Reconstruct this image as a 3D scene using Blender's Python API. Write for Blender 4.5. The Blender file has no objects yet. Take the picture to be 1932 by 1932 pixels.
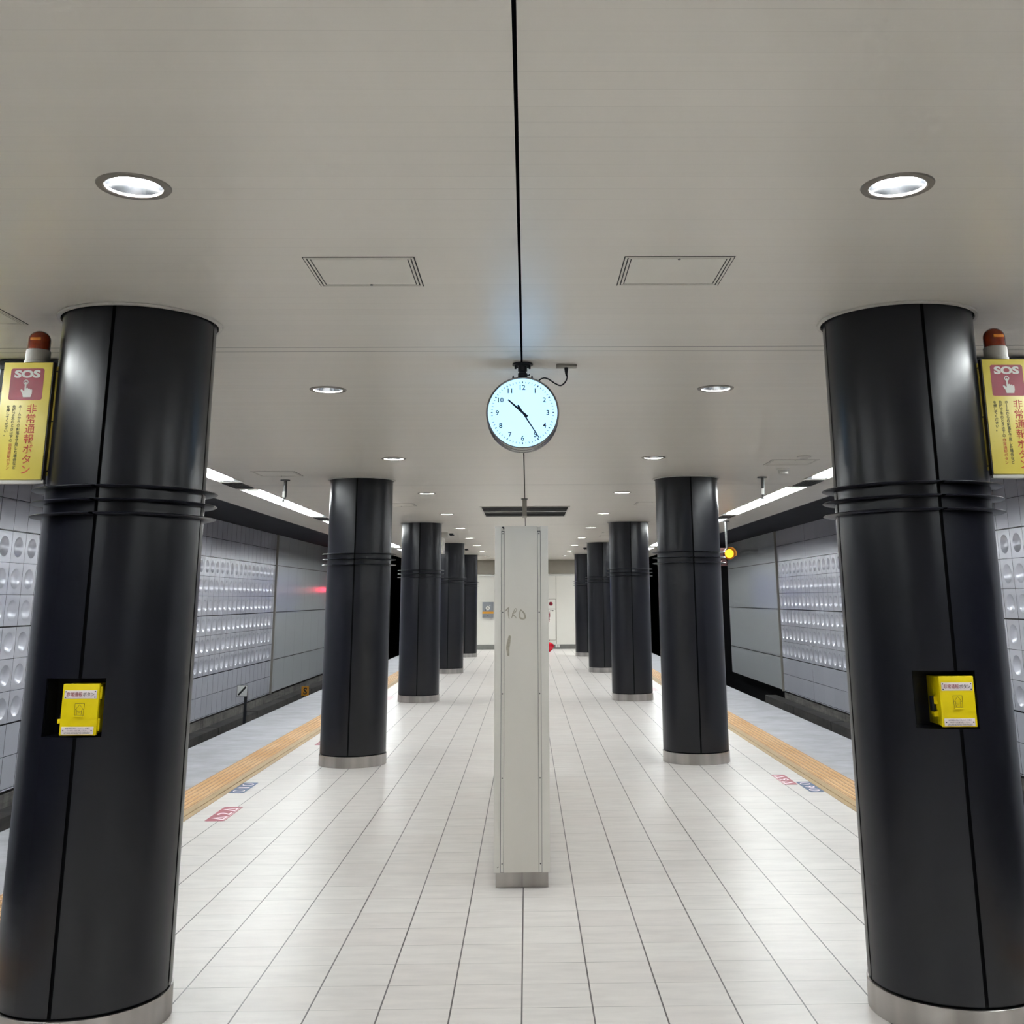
import bpy, bmesh, math, random
from mathutils import Vector, Matrix
S = bpy.context.scene
COL = S.collection
PI = math.pi
random.seed(4)

# ---------------------------------------------------------------- camera
cd = bpy.data.cameras.new('camera'); cam = bpy.data.objects.new('camera', cd); COL.objects.link(cam)
_th, _yw, _ro = .24107, .01605, -.00637
_fw = Vector((math.sin(_yw)*math.cos(_th), math.cos(_yw)*math.cos(_th), math.sin(_th)))
_rt = Vector((math.cos(_yw), -math.sin(_yw), 0)); _up = _rt.cross(_fw)
_r2 = _rt*math.cos(_ro) + _up*math.sin(_ro); _u2 = -_rt*math.sin(_ro) + _up*math.cos(_ro)
_m = Matrix((_r2, _u2, -_fw)).transposed().to_4x4(); _m.translation = (.0264, 0, 1.6822)
cam.matrix_world = _m
cd.sensor_width = 36; cd.lens = 36*2023.3/1932; cd.shift_x = -.03032; cd.shift_y = -.1733
cd.clip_start = .05; cd.clip_end = 300
S.camera = cam
# ---------------------------------------------------------------- world, exposure
w = bpy.data.worlds.new('world'); S.world = w; w.use_nodes = True
w.node_tree.nodes['Background'].inputs[0].default_value = (0, 0, 0, 1)
S.view_settings.view_transform = 'Standard'; S.view_settings.look = 'None'
S.view_settings.exposure = 1.14; S.view_settings.gamma = 1; S.view_settings.use_curve_mapping = False
S.cycles.use_denoising = True
S.cycles.max_bounces = 4; S.cycles.diffuse_bounces = 3; S.cycles.glossy_bounces = 2; S.cycles.transmission_bounces = 1
S.cycles.use_adaptive_sampling = True; S.cycles.adaptive_threshold = .1; S.cycles.adaptive_min_samples = 16
S.cycles.sample_clamp_indirect = 6; S.cycles.caustics_reflective = False; S.cycles.caustics_refractive = False
LAMP_DOWN = 320.0     # downlight disc radiance
LAMP_STRIP = 6.0      # fluorescent diffuser radiance
LAMP_TUBE = 27.0      # bare fluorescent tube radiance
LAMP_CLOCK = 1.0
LAMP_WHITE = (.97, 1.0, .985)

# ---------------------------------------------------------------- materials
def srgb(r, g, b):
    f = lambda c: (c/255)/12.92 if c/255 <= .04045 else ((c/255+.055)/1.055)**2.4
    return (f(r), f(g), f(b), 1)
def mat(name, col, rough=.5, metal=0, spec=.5, emit=None, es=0, noise=0, nscale=8, coat=0):
    m = bpy.data.materials.new(name); m.use_nodes = True
    nt = m.node_tree; b = nt.nodes['Principled BSDF']
    b.inputs['Base Color'].default_value = col
    b.inputs['Roughness'].default_value = rough; b.inputs['Metallic'].default_value = metal
    b.inputs['Specular IOR Level'].default_value = spec; b.inputs['Coat Weight'].default_value = coat
    if emit:
        b.inputs['Emission Color'].default_value = emit; b.inputs['Emission Strength'].default_value = es
    if noise:
        N = Nodes(m)
        t = N.noise(N.obj(), nscale, 4)
        N.link(N.ramp(t, [(.3, tuple(c*(1-noise) for c in col[:3])+(1,)), (.7, tuple(min(1, c*(1+noise)) for c in col[:3])+(1,))]), b.inputs['Base Color'])
    return m
class Nodes:
    def __init__(s, m):
        s.nt = m.node_tree; s.b = s.nt.nodes['Principled BSDF']
    def link(s, a, c): s.nt.links.new(a, c)
    def n(s, t): return s.nt.nodes.new(t)
    def obj(s): return s.n('ShaderNodeTexCoord').outputs['Object']
    def mapping(s, v, sc):
        m = s.n('ShaderNodeMapping'); s.link(v, m.inputs[0]); m.inputs['Scale'].default_value = sc; return m.outputs[0]
    def noise(s, v, scale, det=3, rough=.5):
        n = s.n('ShaderNodeTexNoise'); s.link(v, n.inputs['Vector']); n.inputs['Scale'].default_value = scale
        n.inputs['Detail'].default_value = det; n.inputs['Roughness'].default_value = rough; return n.outputs['Fac']
    def math(s, op, a, c=0, d=None):
        n = s.n('ShaderNodeMath'); n.operation = op
        for i, x in enumerate((a, c, d)):
            if x is None: continue
            if isinstance(x, (int, float)): n.inputs[i].default_value = x
            else: s.link(x, n.inputs[i])
        return n.outputs[0]
    def sep(s, v):
        n = s.n('ShaderNodeSeparateXYZ'); s.link(v, n.inputs[0]); return n.outputs
    def comb(s, x, y, z):
        n = s.n('ShaderNodeCombineXYZ')
        for i, a in enumerate((x, y, z)):
            if isinstance(a, (int, float)): n.inputs[i].default_value = a
            else: s.link(a, n.inputs[i])
        return n.outputs[0]
    def white(s, v):
        n = s.n('ShaderNodeTexWhiteNoise'); s.link(v, n.inputs['Vector']); return n.outputs['Value']
    def ramp(s, f, stops):
        n = s.n('ShaderNodeValToRGB'); s.link(f, n.inputs[0]); e = n.color_ramp.elements
        for i, (p, c) in enumerate(stops):
            el = e[i] if i < 2 else e.new(p)
            el.position = p; el.color = c
        return n.outputs[0]
    def mix(s, f, a, c):
        n = s.n('ShaderNodeMix'); n.data_type = 'RGBA'
        for k, x in ((0, f), (6, a), (7, c)):
            if isinstance(x, (int, float)): n.inputs[k].default_value = x
            elif isinstance(x, tuple): n.inputs[k].default_value = x
            else: s.link(x, n.inputs[k])
        return n.outputs[2]
    def line(s, coord, period, origin, width):
        # 1 inside a joint of the given width, repeated with the period
        u = s.math('SUBTRACT', coord, origin - period/2)
        f = s.math('MODULO', s.math('ADD', u, period*1000), period)
        d = s.math('ABSOLUTE', s.math('SUBTRACT', f, period/2))
        return s.math('LESS_THAN', d, width/2)
    def single(s, coord, at, width):
        return s.math('LESS_THAN', s.math('ABSOLUTE', s.math('SUBTRACT', coord, at)), width/2)
    def bump(s, h, strength, dist=.01, normal=None):
        n = s.n('ShaderNodeBump'); s.link(h, n.inputs['Height']); n.inputs['Strength'].default_value = strength
        n.inputs['Distance'].default_value = dist; s.link(n.outputs[0], s.b.inputs['Normal'])

TX, TY, TY0 = .3, .2875, 6.811
def no_sampling(m):
    # dim glowing parts need no direct light sampling
    m.cycles.emission_sampling = 'NONE'
def floor_mat():
    m = mat('white_floor_tiles', srgb(226, 222, 216), .34); N = Nodes(m)
    x, y, z = N.sep(N.obj())
    lx = N.line(x, TX, 0, .0068); ly = N.line(y, TY, TY0, .0038)
    ix = N.math('FLOOR', N.math('DIVIDE', x, TX)); iy = N.math('FLOOR', N.math('DIVIDE', N.math('SUBTRACT', y, TY0), TY))
    rnd = N.white(N.comb(ix, iy, 0))
    st = N.noise(N.mapping(N.comb(x, y, rnd), (2.2, 9, 30)), 1.6, 3, .6)
    base = N.mix(N.math('MULTIPLY', rnd, .6), srgb(226, 221, 217), srgb(220, 212, 208))
    base = N.mix(N.ramp(st, [(.38, (0, 0, 0, 1)), (.78, (.55, .55, .55, 1))]), base, srgb(196, 190, 187))
    wear = N.noise(N.comb(x, y, 0), 2.5, 2)
    lyv = N.math('MULTIPLY', ly, N.ramp(wear, [(.35, (.35, .35, .35, 1)), (.65, (1, 1, 1, 1))]))
    c = N.mix(lyv, base, srgb(112, 106, 103)); c = N.mix(lx, c, srgb(84, 78, 78))
    N.link(c, m.node_tree.nodes['Principled BSDF'].inputs['Base Color'])
    N.bump(N.math('SUBTRACT', 1, N.math('MAXIMUM', lx, ly)), .3, .002)
    return m
def ceiling_mat():
    m = mat('brushed_ceiling_panels', srgb(214, 212, 203), .36, spec=.55); N = Nodes(m)
    x, y, z = N.sep(N.obj())
    ly = N.line(y, .1, 2.182, .0022)
    vis = N.ramp(N.noise(N.comb(x, N.math('MULTIPLY', y, .6), 0), .9, 2), [(.35, (.1, .1, .1, 1)), (.7, (.45, .45, .45, 1))])
    iy = N.math('FLOOR', N.math('DIVIDE', N.math('SUBTRACT', y, 2.182), .1))
    rnd = N.white(N.comb(iy, 0, 0))
    streak = N.noise(N.mapping(N.comb(x, y, 0), (.5, 42, 1)), 2, 3)
    base = N.mix(rnd, srgb(222, 218, 209), srgb(218, 214, 205))
    base = N.mix(N.math('MULTIPLY', streak, .35), base, srgb(206, 203, 195))
    c = N.mix(N.math('MULTIPLY', ly, vis), base, srgb(150, 148, 140))
    d1 = N.line(y, 7.09, 5.552, .009); d2 = N.line(y, 7.09, 5.652, .007)
    c = N.mix(N.math('MAXIMUM', d1, d2), c, srgb(58, 57, 54))
    gap = N.single(x, 0, .011)
    c = N.mix(gap, c, (.002, .002, .003, 1))
    b = m.node_tree.nodes['Principled BSDF']
    N.link(c, b.inputs['Base Color'])
    N.link(N.math('SUBTRACT', .5, N.math('MULTIPLY', gap, .5)), b.inputs['Specular IOR Level'])
    N.bump(N.math('ADD', N.math('MULTIPLY', rnd, .3), N.math('MULTIPLY', streak, 1)), .09, .004)
    return m
def granite_mat():
    m = mat('grey_granite_slab', srgb(168, 170, 178), .6); N = Nodes(m)
    x, y, z = N.sep(N.obj())
    a = N.noise(N.mapping(N.comb(x, y, 0), (1.6, 2.6, 1)), 1.3, 6, .65)
    g = N.noise(N.comb(x, y, 0), 160, 2)
    c = N.ramp(a, [(.3, srgb(150, 149, 152)), (.5, srgb(168, 168, 174)), (.72, srgb(184, 185, 192))])
    c = N.mix(N.math('MULTIPLY', g, .35), c, srgb(130, 131, 136))
    N.link(c, m.node_tree.nodes['Principled BSDF'].inputs['Base Color'])
    return m
def wall_tile_mat(right=False):
    m = mat('dimpled_wall_tiles', srgb(176, 180, 192), .26, metal=.24, spec=.5); N = Nodes(m)
    x, y, z = N.sep(N.obj())          # object origin sits on a tile corner
    ly = N.line(y, .41, 0, .009); lz = N.line(z, .4235, 0, .007); tz = N.line(z, 1.2705, 0, .02)
    if right:   # wide plain panels above and below the dished tiles on the far stretch
        out = N.math('MULTIPLY', N.math('GREATER_THAN', y, .03), N.math('MAXIMUM', N.math('LESS_THAN', z, 0), N.math('GREATER_THAN', z, 2.541)))
        ly = N.math('MAXIMUM', N.math('MULTIPLY', ly, N.math('SUBTRACT', 1, out)), N.single(y, 3.05, .009))
    rnd = N.white(N.comb(N.math('FLOOR', N.math('DIVIDE', y, .41)), N.math('FLOOR', N.math('DIVIDE', z, .4235)), 0))
    base = N.mix(rnd, srgb(222, 224, 236), srgb(217, 219, 231))
    c = N.mix(N.math('MAXIMUM', ly, lz), base, srgb(64, 64, 68)); c = N.mix(tz, c, srgb(16, 16, 18))
    N.link(c, m.node_tree.nodes['Principled BSDF'].inputs['Base Color'])
    return m
def wall_panel_mat(period, origin, name):
    m = mat(name, srgb(138, 142, 144), .3, metal=.2, spec=.5); N = Nodes(m)
    x, y, z = N.sep(N.obj())
    tz = N.line(z, 1.2705, 0, .02)
    c = srgb(200, 204, 208)
    if period:
        ly = N.line(y, period, origin, .009); c = N.mix(ly, c, srgb(70, 72, 74))
    c = N.mix(tz, c, srgb(14, 14, 16))
    N.link(c, m.node_tree.nodes['Principled BSDF'].inputs['Base Color'])
    N.bump(N.noise(N.comb(x, y, z), .8, 1), .25, .05)
    return m
def concrete_mat(name, a, b_, sc=2.2, rough=.85):
    m = mat(name, a, rough); N = Nodes(m)
    o = N.obj()
    n1 = N.noise(N.mapping(o, (1, .6, 3)), sc, 7, .68); n2 = N.noise(N.mapping(o, (1, 3, .4)), 3, 4, .6)
    c = N.ramp(N.math('ADD', N.math('MULTIPLY', n1, .6), N.math('MULTIPLY', n2, .4)), [(.36, a), (.62, b_)])
    N.link(c, m.node_tree.nodes['Principled BSDF'].inputs['Base Color'])
    N.bump(n1, .4, .02)
    return m
def column_mat():
    m = mat('dark_column_metal', srgb(30, 30, 34), .28, spec=.42); N = Nodes(m)
    o = N.obj()
    n1 = N.noise(N.mapping(o, (1, 1, .35)), 1.6, 2)
    c = N.ramp(n1, [(.35, srgb(18, 19, 28)), (.68, srgb(25, 25, 29))])
    N.link(c, m.node_tree.nodes['Principled BSDF'].inputs['Base Color'])
    N.bump(N.noise(N.mapping(o, (1, 1, .3)), 2.0, 1), .12, .05)
    return m
def steel_mat():
    m = mat('brushed_steel', srgb(176, 172, 166), .28, metal=1); N = Nodes(m)
    o = N.obj()
    n1 = N.noise(N.mapping(o, (5, 5, .3)), 1.3, 2)
    N.link(N.ramp(n1, [(.35, srgb(160, 156, 152)), (.65, srgb(196, 192, 188))]), m.node_tree.nodes['Principled BSDF'].inputs['Base Color'])
    return m
def tactile_mat():
    m = mat('tan_tactile_tile', srgb(214, 172, 118), .6); N = Nodes(m)
    x, y, z = N.sep(N.obj())
    n = N.noise(N.comb(x, N.math('MULTIPLY', y, .5), 0), 2.4, 4)
    c = N.ramp(n, [(.34, srgb(200, 156, 106)), (.66, srgb(212, 176, 132))])
    ly = N.line(y, .3, 0, .004)
    # shade painted into the grooves between the rows of dots
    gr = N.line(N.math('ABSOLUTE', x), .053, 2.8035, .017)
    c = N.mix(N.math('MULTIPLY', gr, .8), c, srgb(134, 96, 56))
    c = N.mix(ly, c, srgb(150, 112, 70))
    N.link(c, m.node_tree.nodes['Principled BSDF'].inputs['Base Color'])
    return m
M = dict(
    floor=floor_mat(), ceiling=ceiling_mat(), granite=granite_mat(), tile=wall_tile_mat(), tileR=wall_tile_mat(True),
    panelL=wall_panel_mat(1.25, 1.48, 'plain_wall_panels'), panelR=wall_panel_mat(0, 0, 'smooth_wall_panels'),
    concrete=concrete_mat('stained_concrete', srgb(60, 58, 58), srgb(122, 118, 114)),
    dark_concrete=concrete_mat('dark_concrete', srgb(34, 33, 34), srgb(66, 62, 60)),
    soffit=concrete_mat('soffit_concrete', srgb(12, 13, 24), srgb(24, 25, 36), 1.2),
    black=mat('black_void', (.002, .002, .003, 1), .6, spec=.1),
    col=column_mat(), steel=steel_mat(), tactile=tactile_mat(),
    tactile2=mat('brown_guide_tile', srgb(164, 138, 100), .6, noise=.1, nscale=5),
    fin=mat('dark_fin_metal', srgb(36, 37, 46), .3, spec=.45),
    ringgrey=mat('lamp_ring_grey', srgb(132, 127, 120), .4, noise=.04),
    darkslat=mat('black_louvre', srgb(22, 22, 24), .7, spec=.1, noise=.05),
    trim=mat('pale_grey_trim', srgb(200, 197, 190), .4, noise=.04),
    lampw=mat('lamp_glow', (1, 1, 1, 1), emit=(.97, 1, .99, 1), es=LAMP_DOWN),
    stripw=mat('fluorescent_glow', (1, 1, 1, 1), emit=(.93, 1, 1, 1), es=LAMP_STRIP),
    tubew=mat('tube_glow', (1, 1, 1, 1), emit=(.95, 1, 1, 1), es=LAMP_TUBE),
    reflector=mat('lamp_reflector', srgb(236, 240, 248), .2, metal=1, noise=.02),
    trough=mat('strip_trough', srgb(238, 242, 246), .3, noise=.02),
    signwhite=mat('bright_white_sign', srgb(250, 250, 248), .4, noise=.01),
    white=mat('white_enamel', srgb(222, 222, 216), .4, noise=.03),
    cream=mat('cream_enamel', srgb(232, 228, 220), .42, noise=.03, nscale=1.3),
    cream2=mat('cream_enamel_edge', srgb(235, 232, 225), .4, noise=.02),
    yellow=mat('yellow_paint', srgb(226, 203, 0), .45, spec=.3, noise=.03),
    signyellow=mat('yellow_sign_face', srgb(222, 204, 92), .3, noise=.03, nscale=3, spec=.7),
    red=mat('crimson_print', srgb(140, 6, 40), .35, noise=.03),
    vermilion=mat('red_print', srgb(178, 52, 26), .5, noise=.05),
    ink=mat('dark_print', srgb(70, 64, 26), .5, noise=.05),
    ink2=mat('black_print', srgb(26, 26, 28), .5, noise=.05),
    silver=mat('silver_print', srgb(214, 212, 206), .4, noise=.05),
    plate=mat('label_plate', srgb(232, 220, 220), .4, noise=.03),
    amber=mat('amber_plastic', srgb(130, 44, 10), .12, coat=.6, noise=.3, nscale=30),
    amber2=mat('amber_glint', srgb(220, 130, 30), .25, noise=.1),
    beige=mat('grey_beige_plastic', srgb(158, 154, 146), .45, noise=.04),
    rod=mat('grey_rod_paint', srgb(88, 88, 88), .35, noise=.05),
    blackp=mat('black_plastic', srgb(26, 29, 36), .4, noise=.1),
    clockface=mat('lit_clock_face', srgb(110, 130, 150), .3, emit=(.30, .60, .93, 1), es=LAMP_CLOCK),
    clockink=mat('clock_ink', srgb(30, 40, 66), .4, noise=.05),
    chrome=mat('satin_chrome', srgb(150, 150, 150), .25, metal=1, noise=.05),
    hole=mat('dark_gap', srgb(20, 19, 20), .7, noise=.1),
    markred=mat('red_floor_sticker', srgb(146, 52, 70), .5, noise=.12, nscale=12),
    markblue=mat('blue_floor_sticker', srgb(42, 68, 108), .5, noise=.12, nscale=12),
    markfaded=mat('faded_red_sticker', srgb(214, 190, 194), .5, noise=.08, nscale=12),
    markwhite=mat('white_sticker_print', srgb(244, 226, 232), .5, noise=.03),
    farwall=mat('white_wall_panel', srgb(238, 236, 228), .4, noise=.02, nscale=1),
    farwall2=mat('beige_wall_panel', srgb(158, 152, 140), .5, noise=.03),
    greycab=mat('grey_cabinet', srgb(136, 140, 146), .4, noise=.04),
    orange=mat('orange_stripe', srgb(214, 146, 20), .45, noise=.04),
    basegrey=mat('grey_skirting', srgb(118, 118, 114), .45, noise=.05),
    redgloss=mat('glossy_red_plastic', srgb(206, 0, 36), .15, coat=.6, noise=.05),
    siggreen=mat('signal_yellow_glow', (1, .6, 0, 1), emit=(1, .42, .01, 1), es=2.2),
    sigred=mat('signal_red_glow', (1, 0, 0, 1), emit=(1, .01, .06, 1), es=9),
    blueglow=mat('blue_led_glow', (0, 0, 1, 1), emit=(.04, .1, 1, 1), es=2.5),
    adlit=mat('lit_advert_yellow', srgb(240, 230, 90), .4, emit=srgb(245, 240, 110), es=.45),
    adred=mat('lit_advert_red', srgb(230, 80, 40), .4, emit=srgb(240, 90, 50), es=.4),
    signgrey=mat('grey_sign_face', srgb(186, 190, 200), .35, noise=.03),
    grime=mat('brown_scribble', srgb(186, 179, 163), .7, noise=.2, nscale=60),
    brownplate=mat('dark_bronze', srgb(48, 40, 42), .35, noise=.1),
    orangesign=mat('orange_sign_paint', srgb(208, 142, 24), .5, noise=.08),
    purple=mat('signal_body', srgb(92, 62, 62), .35, noise=.2),
)

for k in ('adlit', 'adred'): no_sampling(M[k])
# ---------------------------------------------------------------- mesh helpers
def NB(): return bmesh.new()
def box(bm, x0, x1, y0, y1, z0, z1, bev=0):
    g = bmesh.ops.create_cube(bm, size=1)
    for v in g['verts']:
        v.co = Vector((x0+(v.co.x+.5)*(x1-x0), y0+(v.co.y+.5)*(y1-y0), z0+(v.co.z+.5)*(z1-z0)))
    if bev:
        es = list({e for v in g['verts'] for e in v.link_edges})
        bmesh.ops.bevel(bm, geom=es, offset=bev, segments=2, profile=.6, affect='EDGES')
    return bm
def lathe(bm, prof, n=32, axis='z', c=(0, 0, 0), a0=0, a1=2*PI):
    full = abs(a1-a0-2*PI) < 1e-6
    k = n if full else n+1
    rows = []
    for r, h in prof:
        row = []
        if r < 1e-6:
            p = (0, 0, h); q = {'z': p, 'y': (0, h, 0), 'x': (h, 0, 0)}[axis]
            v = bm.verts.new(Vector(q)+Vector(c)); rows.append([v]*k); continue
        for i in range(k):
            a = a0+(a1-a0)*i/n; ca, sa = r*math.cos(a), r*math.sin(a)
            q = {'z': (ca, sa, h), 'y': (ca, h, sa), 'x': (h, ca, sa)}[axis]
            row.append(bm.verts.new(Vector(q)+Vector(c)))
        rows.append(row)
    for j in range(len(rows)-1):
        for i in range(n):
            a, b_ = rows[j][i], rows[j][(i+1) % k]; d, e = rows[j+1][i], rows[j+1][(i+1) % k]
            vs = []
            for v in (a, b_, e, d):
                if v not in vs: vs.append(v)
            if len(vs) > 2: bm.faces.new(vs)
    return bm
def cyl(bm, c, r, h0, h1, n=24, axis='z', r2=None):
    r2 = r if r2 is None else r2
    return lathe(bm, [(0, h0), (r, h0), (r2, h1), (0, h1)], n, axis, c)
def tube(bm, pts, r, n=10):
    pts = [Vector(p) for p in pts]; rows = []
    for i, p in enumerate(pts):
        t = (pts[min(i+1, len(pts)-1)]-pts[max(i-1, 0)]).normalized()
        u = t.cross(Vector((0, 0, 1)) if abs(t.z) < .9 else Vector((0, 1, 0))).normalized(); v = t.cross(u)
        rr = r[i] if isinstance(r, (list, tuple)) else r
        rows.append([bm.verts.new(p+rr*(math.cos(2*PI*k/n)*u+math.sin(2*PI*k/n)*v)) for k in range(n)])
    for j in range(len(rows)-1):
        for k in range(n):
            bm.faces.new((rows[j][k], rows[j][(k+1) % n], rows[j+1][(k+1) % n], rows[j+1][k]))
    bm.faces.new(rows[0][::-1]); bm.faces.new(rows[-1]); return bm
def smooth_path(pts, n=6):
    pts = [Vector(p) for p in pts]; out = []
    for i in range(len(pts)-1):
        p0, p1, p2, p3 = pts[max(i-1, 0)], pts[i], pts[i+1], pts[min(i+2, len(pts)-1)]
        for k in range(n):
            t = k/n
            out.append(.5*((2*p1)+(-p0+p2)*t+(2*p0-5*p1+4*p2-p3)*t*t+(-p0+3*p1-3*p2+p3)*t**3))
    return out+[pts[-1]]
def poly(bm, pts, thick=(0, 0, 0)):
    # a flat outline extruded by the vector
    a = [bm.verts.new(Vector(p)) for p in pts]; f = bm.faces.new(a)
    if Vector(thick).length > 0:
        g = bmesh.ops.extrude_face_region(bm, geom=[f])
        for v in g['geom']:
            if isinstance(v, bmesh.types.BMVert): v.co += Vector(thick)
    return bm
def finish(bm, recalc=True):
    if recalc: bmesh.ops.recalc_face_normals(bm, faces=bm.faces[:])
    return bm
def obj(name, bm, m, parent=None, label=None, smooth=True, recalc=True, sharp=35):
    finish(bm, recalc)
    me = bpy.data.meshes.new(name); bm.to_mesh(me); bm.free()
    me.materials.append(m)
    if smooth:
        me.polygons.foreach_set('use_smooth', [True]*len(me.polygons))
        try: me.set_sharp_from_angle(angle=math.radians(sharp))
        except Exception: pass
    o = bpy.data.objects.new(name, me); COL.objects.link(o)
    if parent: o.parent = parent
    if label: o['label'] = label
    return o
def struct(name, bm, m, parent=None, label=None, **k):
    o = obj(name, bm, m, parent, label, **k)
    if not parent: o['kind'] = 'structure'
    return o
def tag(o, label, cat, group=None):
    o['label'] = label; o['category'] = cat
    if group: o['group'] = group
    return o
def thing(name, label, cat, loc=(0, 0, 0), group=None):
    o = bpy.data.objects.new(name, None); COL.objects.link(o); o.location = loc; o.empty_display_size = .1
    return tag(o, label, cat, group)
def copy_tree(o, parent=None):
    c = o.copy(); COL.objects.link(c); c.parent = parent
    for ch in list(o.children): copy_tree(ch, c)
    return c
def dup(o, loc, label, group=None):
    c = copy_tree(o); c.location = loc; c['label'] = label
    if group: c['group'] = group
    return c
def text_mesh(s, wd, ht, space=1.0, bold=0, align='CENTER'):
    # writing as a flat mesh, centred on the origin, x right, y up
    cu = bpy.data.curves.new('lettering', 'FONT'); cu.body = s; cu.size = 1; cu.align_x = align
    cu.space_line = space; cu.offset = bold; cu.resolution_u = 3
    t = bpy.data.objects.new('lettering', cu); COL.objects.link(t)
    dg = bpy.context.evaluated_depsgraph_get(); dg.update()
    me = bpy.data.meshes.new_from_object(t.evaluated_get(dg))
    COL.objects.unlink(t); bpy.data.objects.remove(t)
    if not me.vertices: return me
    xs = [v.co.x for v in me.vertices]; ys = [v.co.y for v in me.vertices]
    cx, cy = (min(xs)+max(xs))/2, (min(ys)+max(ys))/2
    sx = wd/max(1e-6, max(xs)-min(xs)); sy = ht/max(1e-6, max(ys)-min(ys))
    if wd <= 0: sx = sy
    for v in me.vertices: v.co = Vector(((v.co.x-cx)*sx, (v.co.y-cy)*sy, 0))
    return me
def text(s, wd, ht, m, parent, origin, right, up, name='lettering', label=None, **k):
    # writing laid on a face: right and up are unit vectors of the face
    me = text_mesh(s, wd, ht, **k); R, U, O = Vector(right), Vector(up), Vector(origin)
    for v in me.vertices: v.co = O+R*v.co.x+U*v.co.y
    me.materials.clear(); me.materials.append(m); me.name = name
    o = bpy.data.objects.new(name, me); COL.objects.link(o); o.parent = parent
    if label: o['label'] = label
    return o
def rrect(w_, h_, r, n=6):
    pts = []
    for cx, cy, a in ((w_/2-r, h_/2-r, 0), (-w_/2+r, h_/2-r, 90), (-w_/2+r, -h_/2+r, 180), (w_/2-r, -h_/2+r, 270)):
        for i in range(n+1):
            t = math.radians(a+90*i/n); pts.append((cx+r*math.cos(t), cy+r*math.sin(t)))
    return pts
ZC = 2.98
Y0, Y1 = -9.0, 38.0
COLX, COLY, COLS, CR = 1.8207, 5.0172, 7.0883, .3464

# ---------------------------------------------------------------- large structure
bm = NB(); box(bm, -2.665, 2.665, Y0, Y1, -.2, 0); struct('floor', bm, M['floor'], smooth=False)
for sx, nm in ((-1, 'left'), (1, 'right')):
    bm = NB(); x = sorted((sx*3.08, sx*3.935)); box(bm, x[0], x[1], Y0, 60, -.25, 0)
    x = sorted((sx*3.0, sx*3.85)); box(bm, x[0], x[1], Y0, 60, -1.6, -.25)
    struct('floor_edge_'+nm, bm, M['granite'], smooth=False)
    bm = NB(); x = sorted((sx*2.665, sx*3.08)); box(bm, x[0], x[1], Y0, 60, -.2, -.004); struct('floor_bed_'+nm, bm, M['granite'], smooth=False)

# ceiling with openings for the downlights and the strip troughs
DLX = 1.237
DLY = [3.262+3.47*i for i in range(-3, 10)]
STRIPS = [(13.05+5.38*i, 17.60+5.38*i) for i in range(-3, 6)]
SX0, SX1 = 3.185, 3.435
def ceiling():
    xs = sorted({-4.05, -SX1, -SX0, -DLX-.16, -DLX+.16, -.66, -.5, -.08, .08, .5, .66, DLX-.16, DLX+.16, SX0, SX1, 4.05})
    ys = {Y0, 36.17, 36.33, 45.0}
    for y in DLY: ys |= {y-.16, y+.16}
    for a, b_ in STRIPS: ys |= {a, b_}
    ys = sorted(ys); bm = NB()
    vt = {}
    def V(x, y):
        k = (round(x, 5), round(y, 5))
        if k not in vt: vt[k] = bm.verts.new((x, y, ZC))
        return vt[k]
    for i in range(len(xs)-1):
        for j in range(len(ys)-1):
            xa, xb, ya, yb = xs[i], xs[i+1], ys[j], ys[j+1]; xm, ym = (xa+xb)/2, (ya+yb)/2
            if 36.17 < ym < 36.33 and (abs(xm) < .08 or .5 < abs(xm) < .66): continue
            if SX0 < abs(xm) < SX1 and any(a < ym < b_ for a, b_ in STRIPS): continue
            if abs(abs(xm)-DLX) < .05 and any(abs(ym-y) < .16 for y in DLY):
                yc = min(DLY, key=lambda y: abs(y-ym)); n = 32; xc = math.copysign(DLX, xm)
                # opening may share its cell with other y breaks: only the full square is cut
                sq, ci = [], []
                for k in range(n):
                    a = 2*PI*k/n; ca, sa = math.cos(a), math.sin(a); s = .16/max(abs(ca), abs(sa))
                    yy = yc+s*sa
                    sq.append((xc+s*ca, yy)); ci.append((xc+.104*ca, yc+.104*sa))
                if abs((yb-ya)-.32) < 1e-4:
                    A = [bm.verts.new((*p, ZC)) for p in sq]; Bc = [bm.verts.new((*p, ZC)) for p in ci]
                    for k in range(n): bm.faces.new((A[k], A[(k+1) % n], Bc[(k+1) % n], Bc[k]))
                    continue
            bm.faces.new((V(xa, ya), V(xb, ya), V(xb, yb), V(xa, yb)))
    for f in bm.faces:
        f.normal_update()
        if f.normal.z > 0: f.normal_flip()
    return bm
# strips start/end lines can cross a downlight square, so cut the two kinds apart
_all = STRIPS[:]
for i, (a, b_) in enumerate(_all):
    for y in DLY:
        if abs(a-y) < .165: a = y+.17
        if abs(b_-y) < .165: b_ = y-.17
    STRIPS[i] = (a, b_)
struct('ceiling', ceiling(), M['ceiling'], smooth=False, recalc=False)
bm = NB(); box(bm, -4.05, 4.05, Y0, 45, 3.3, 3.5); struct('ceiling_slab', bm, M['black'], smooth=False)

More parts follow.
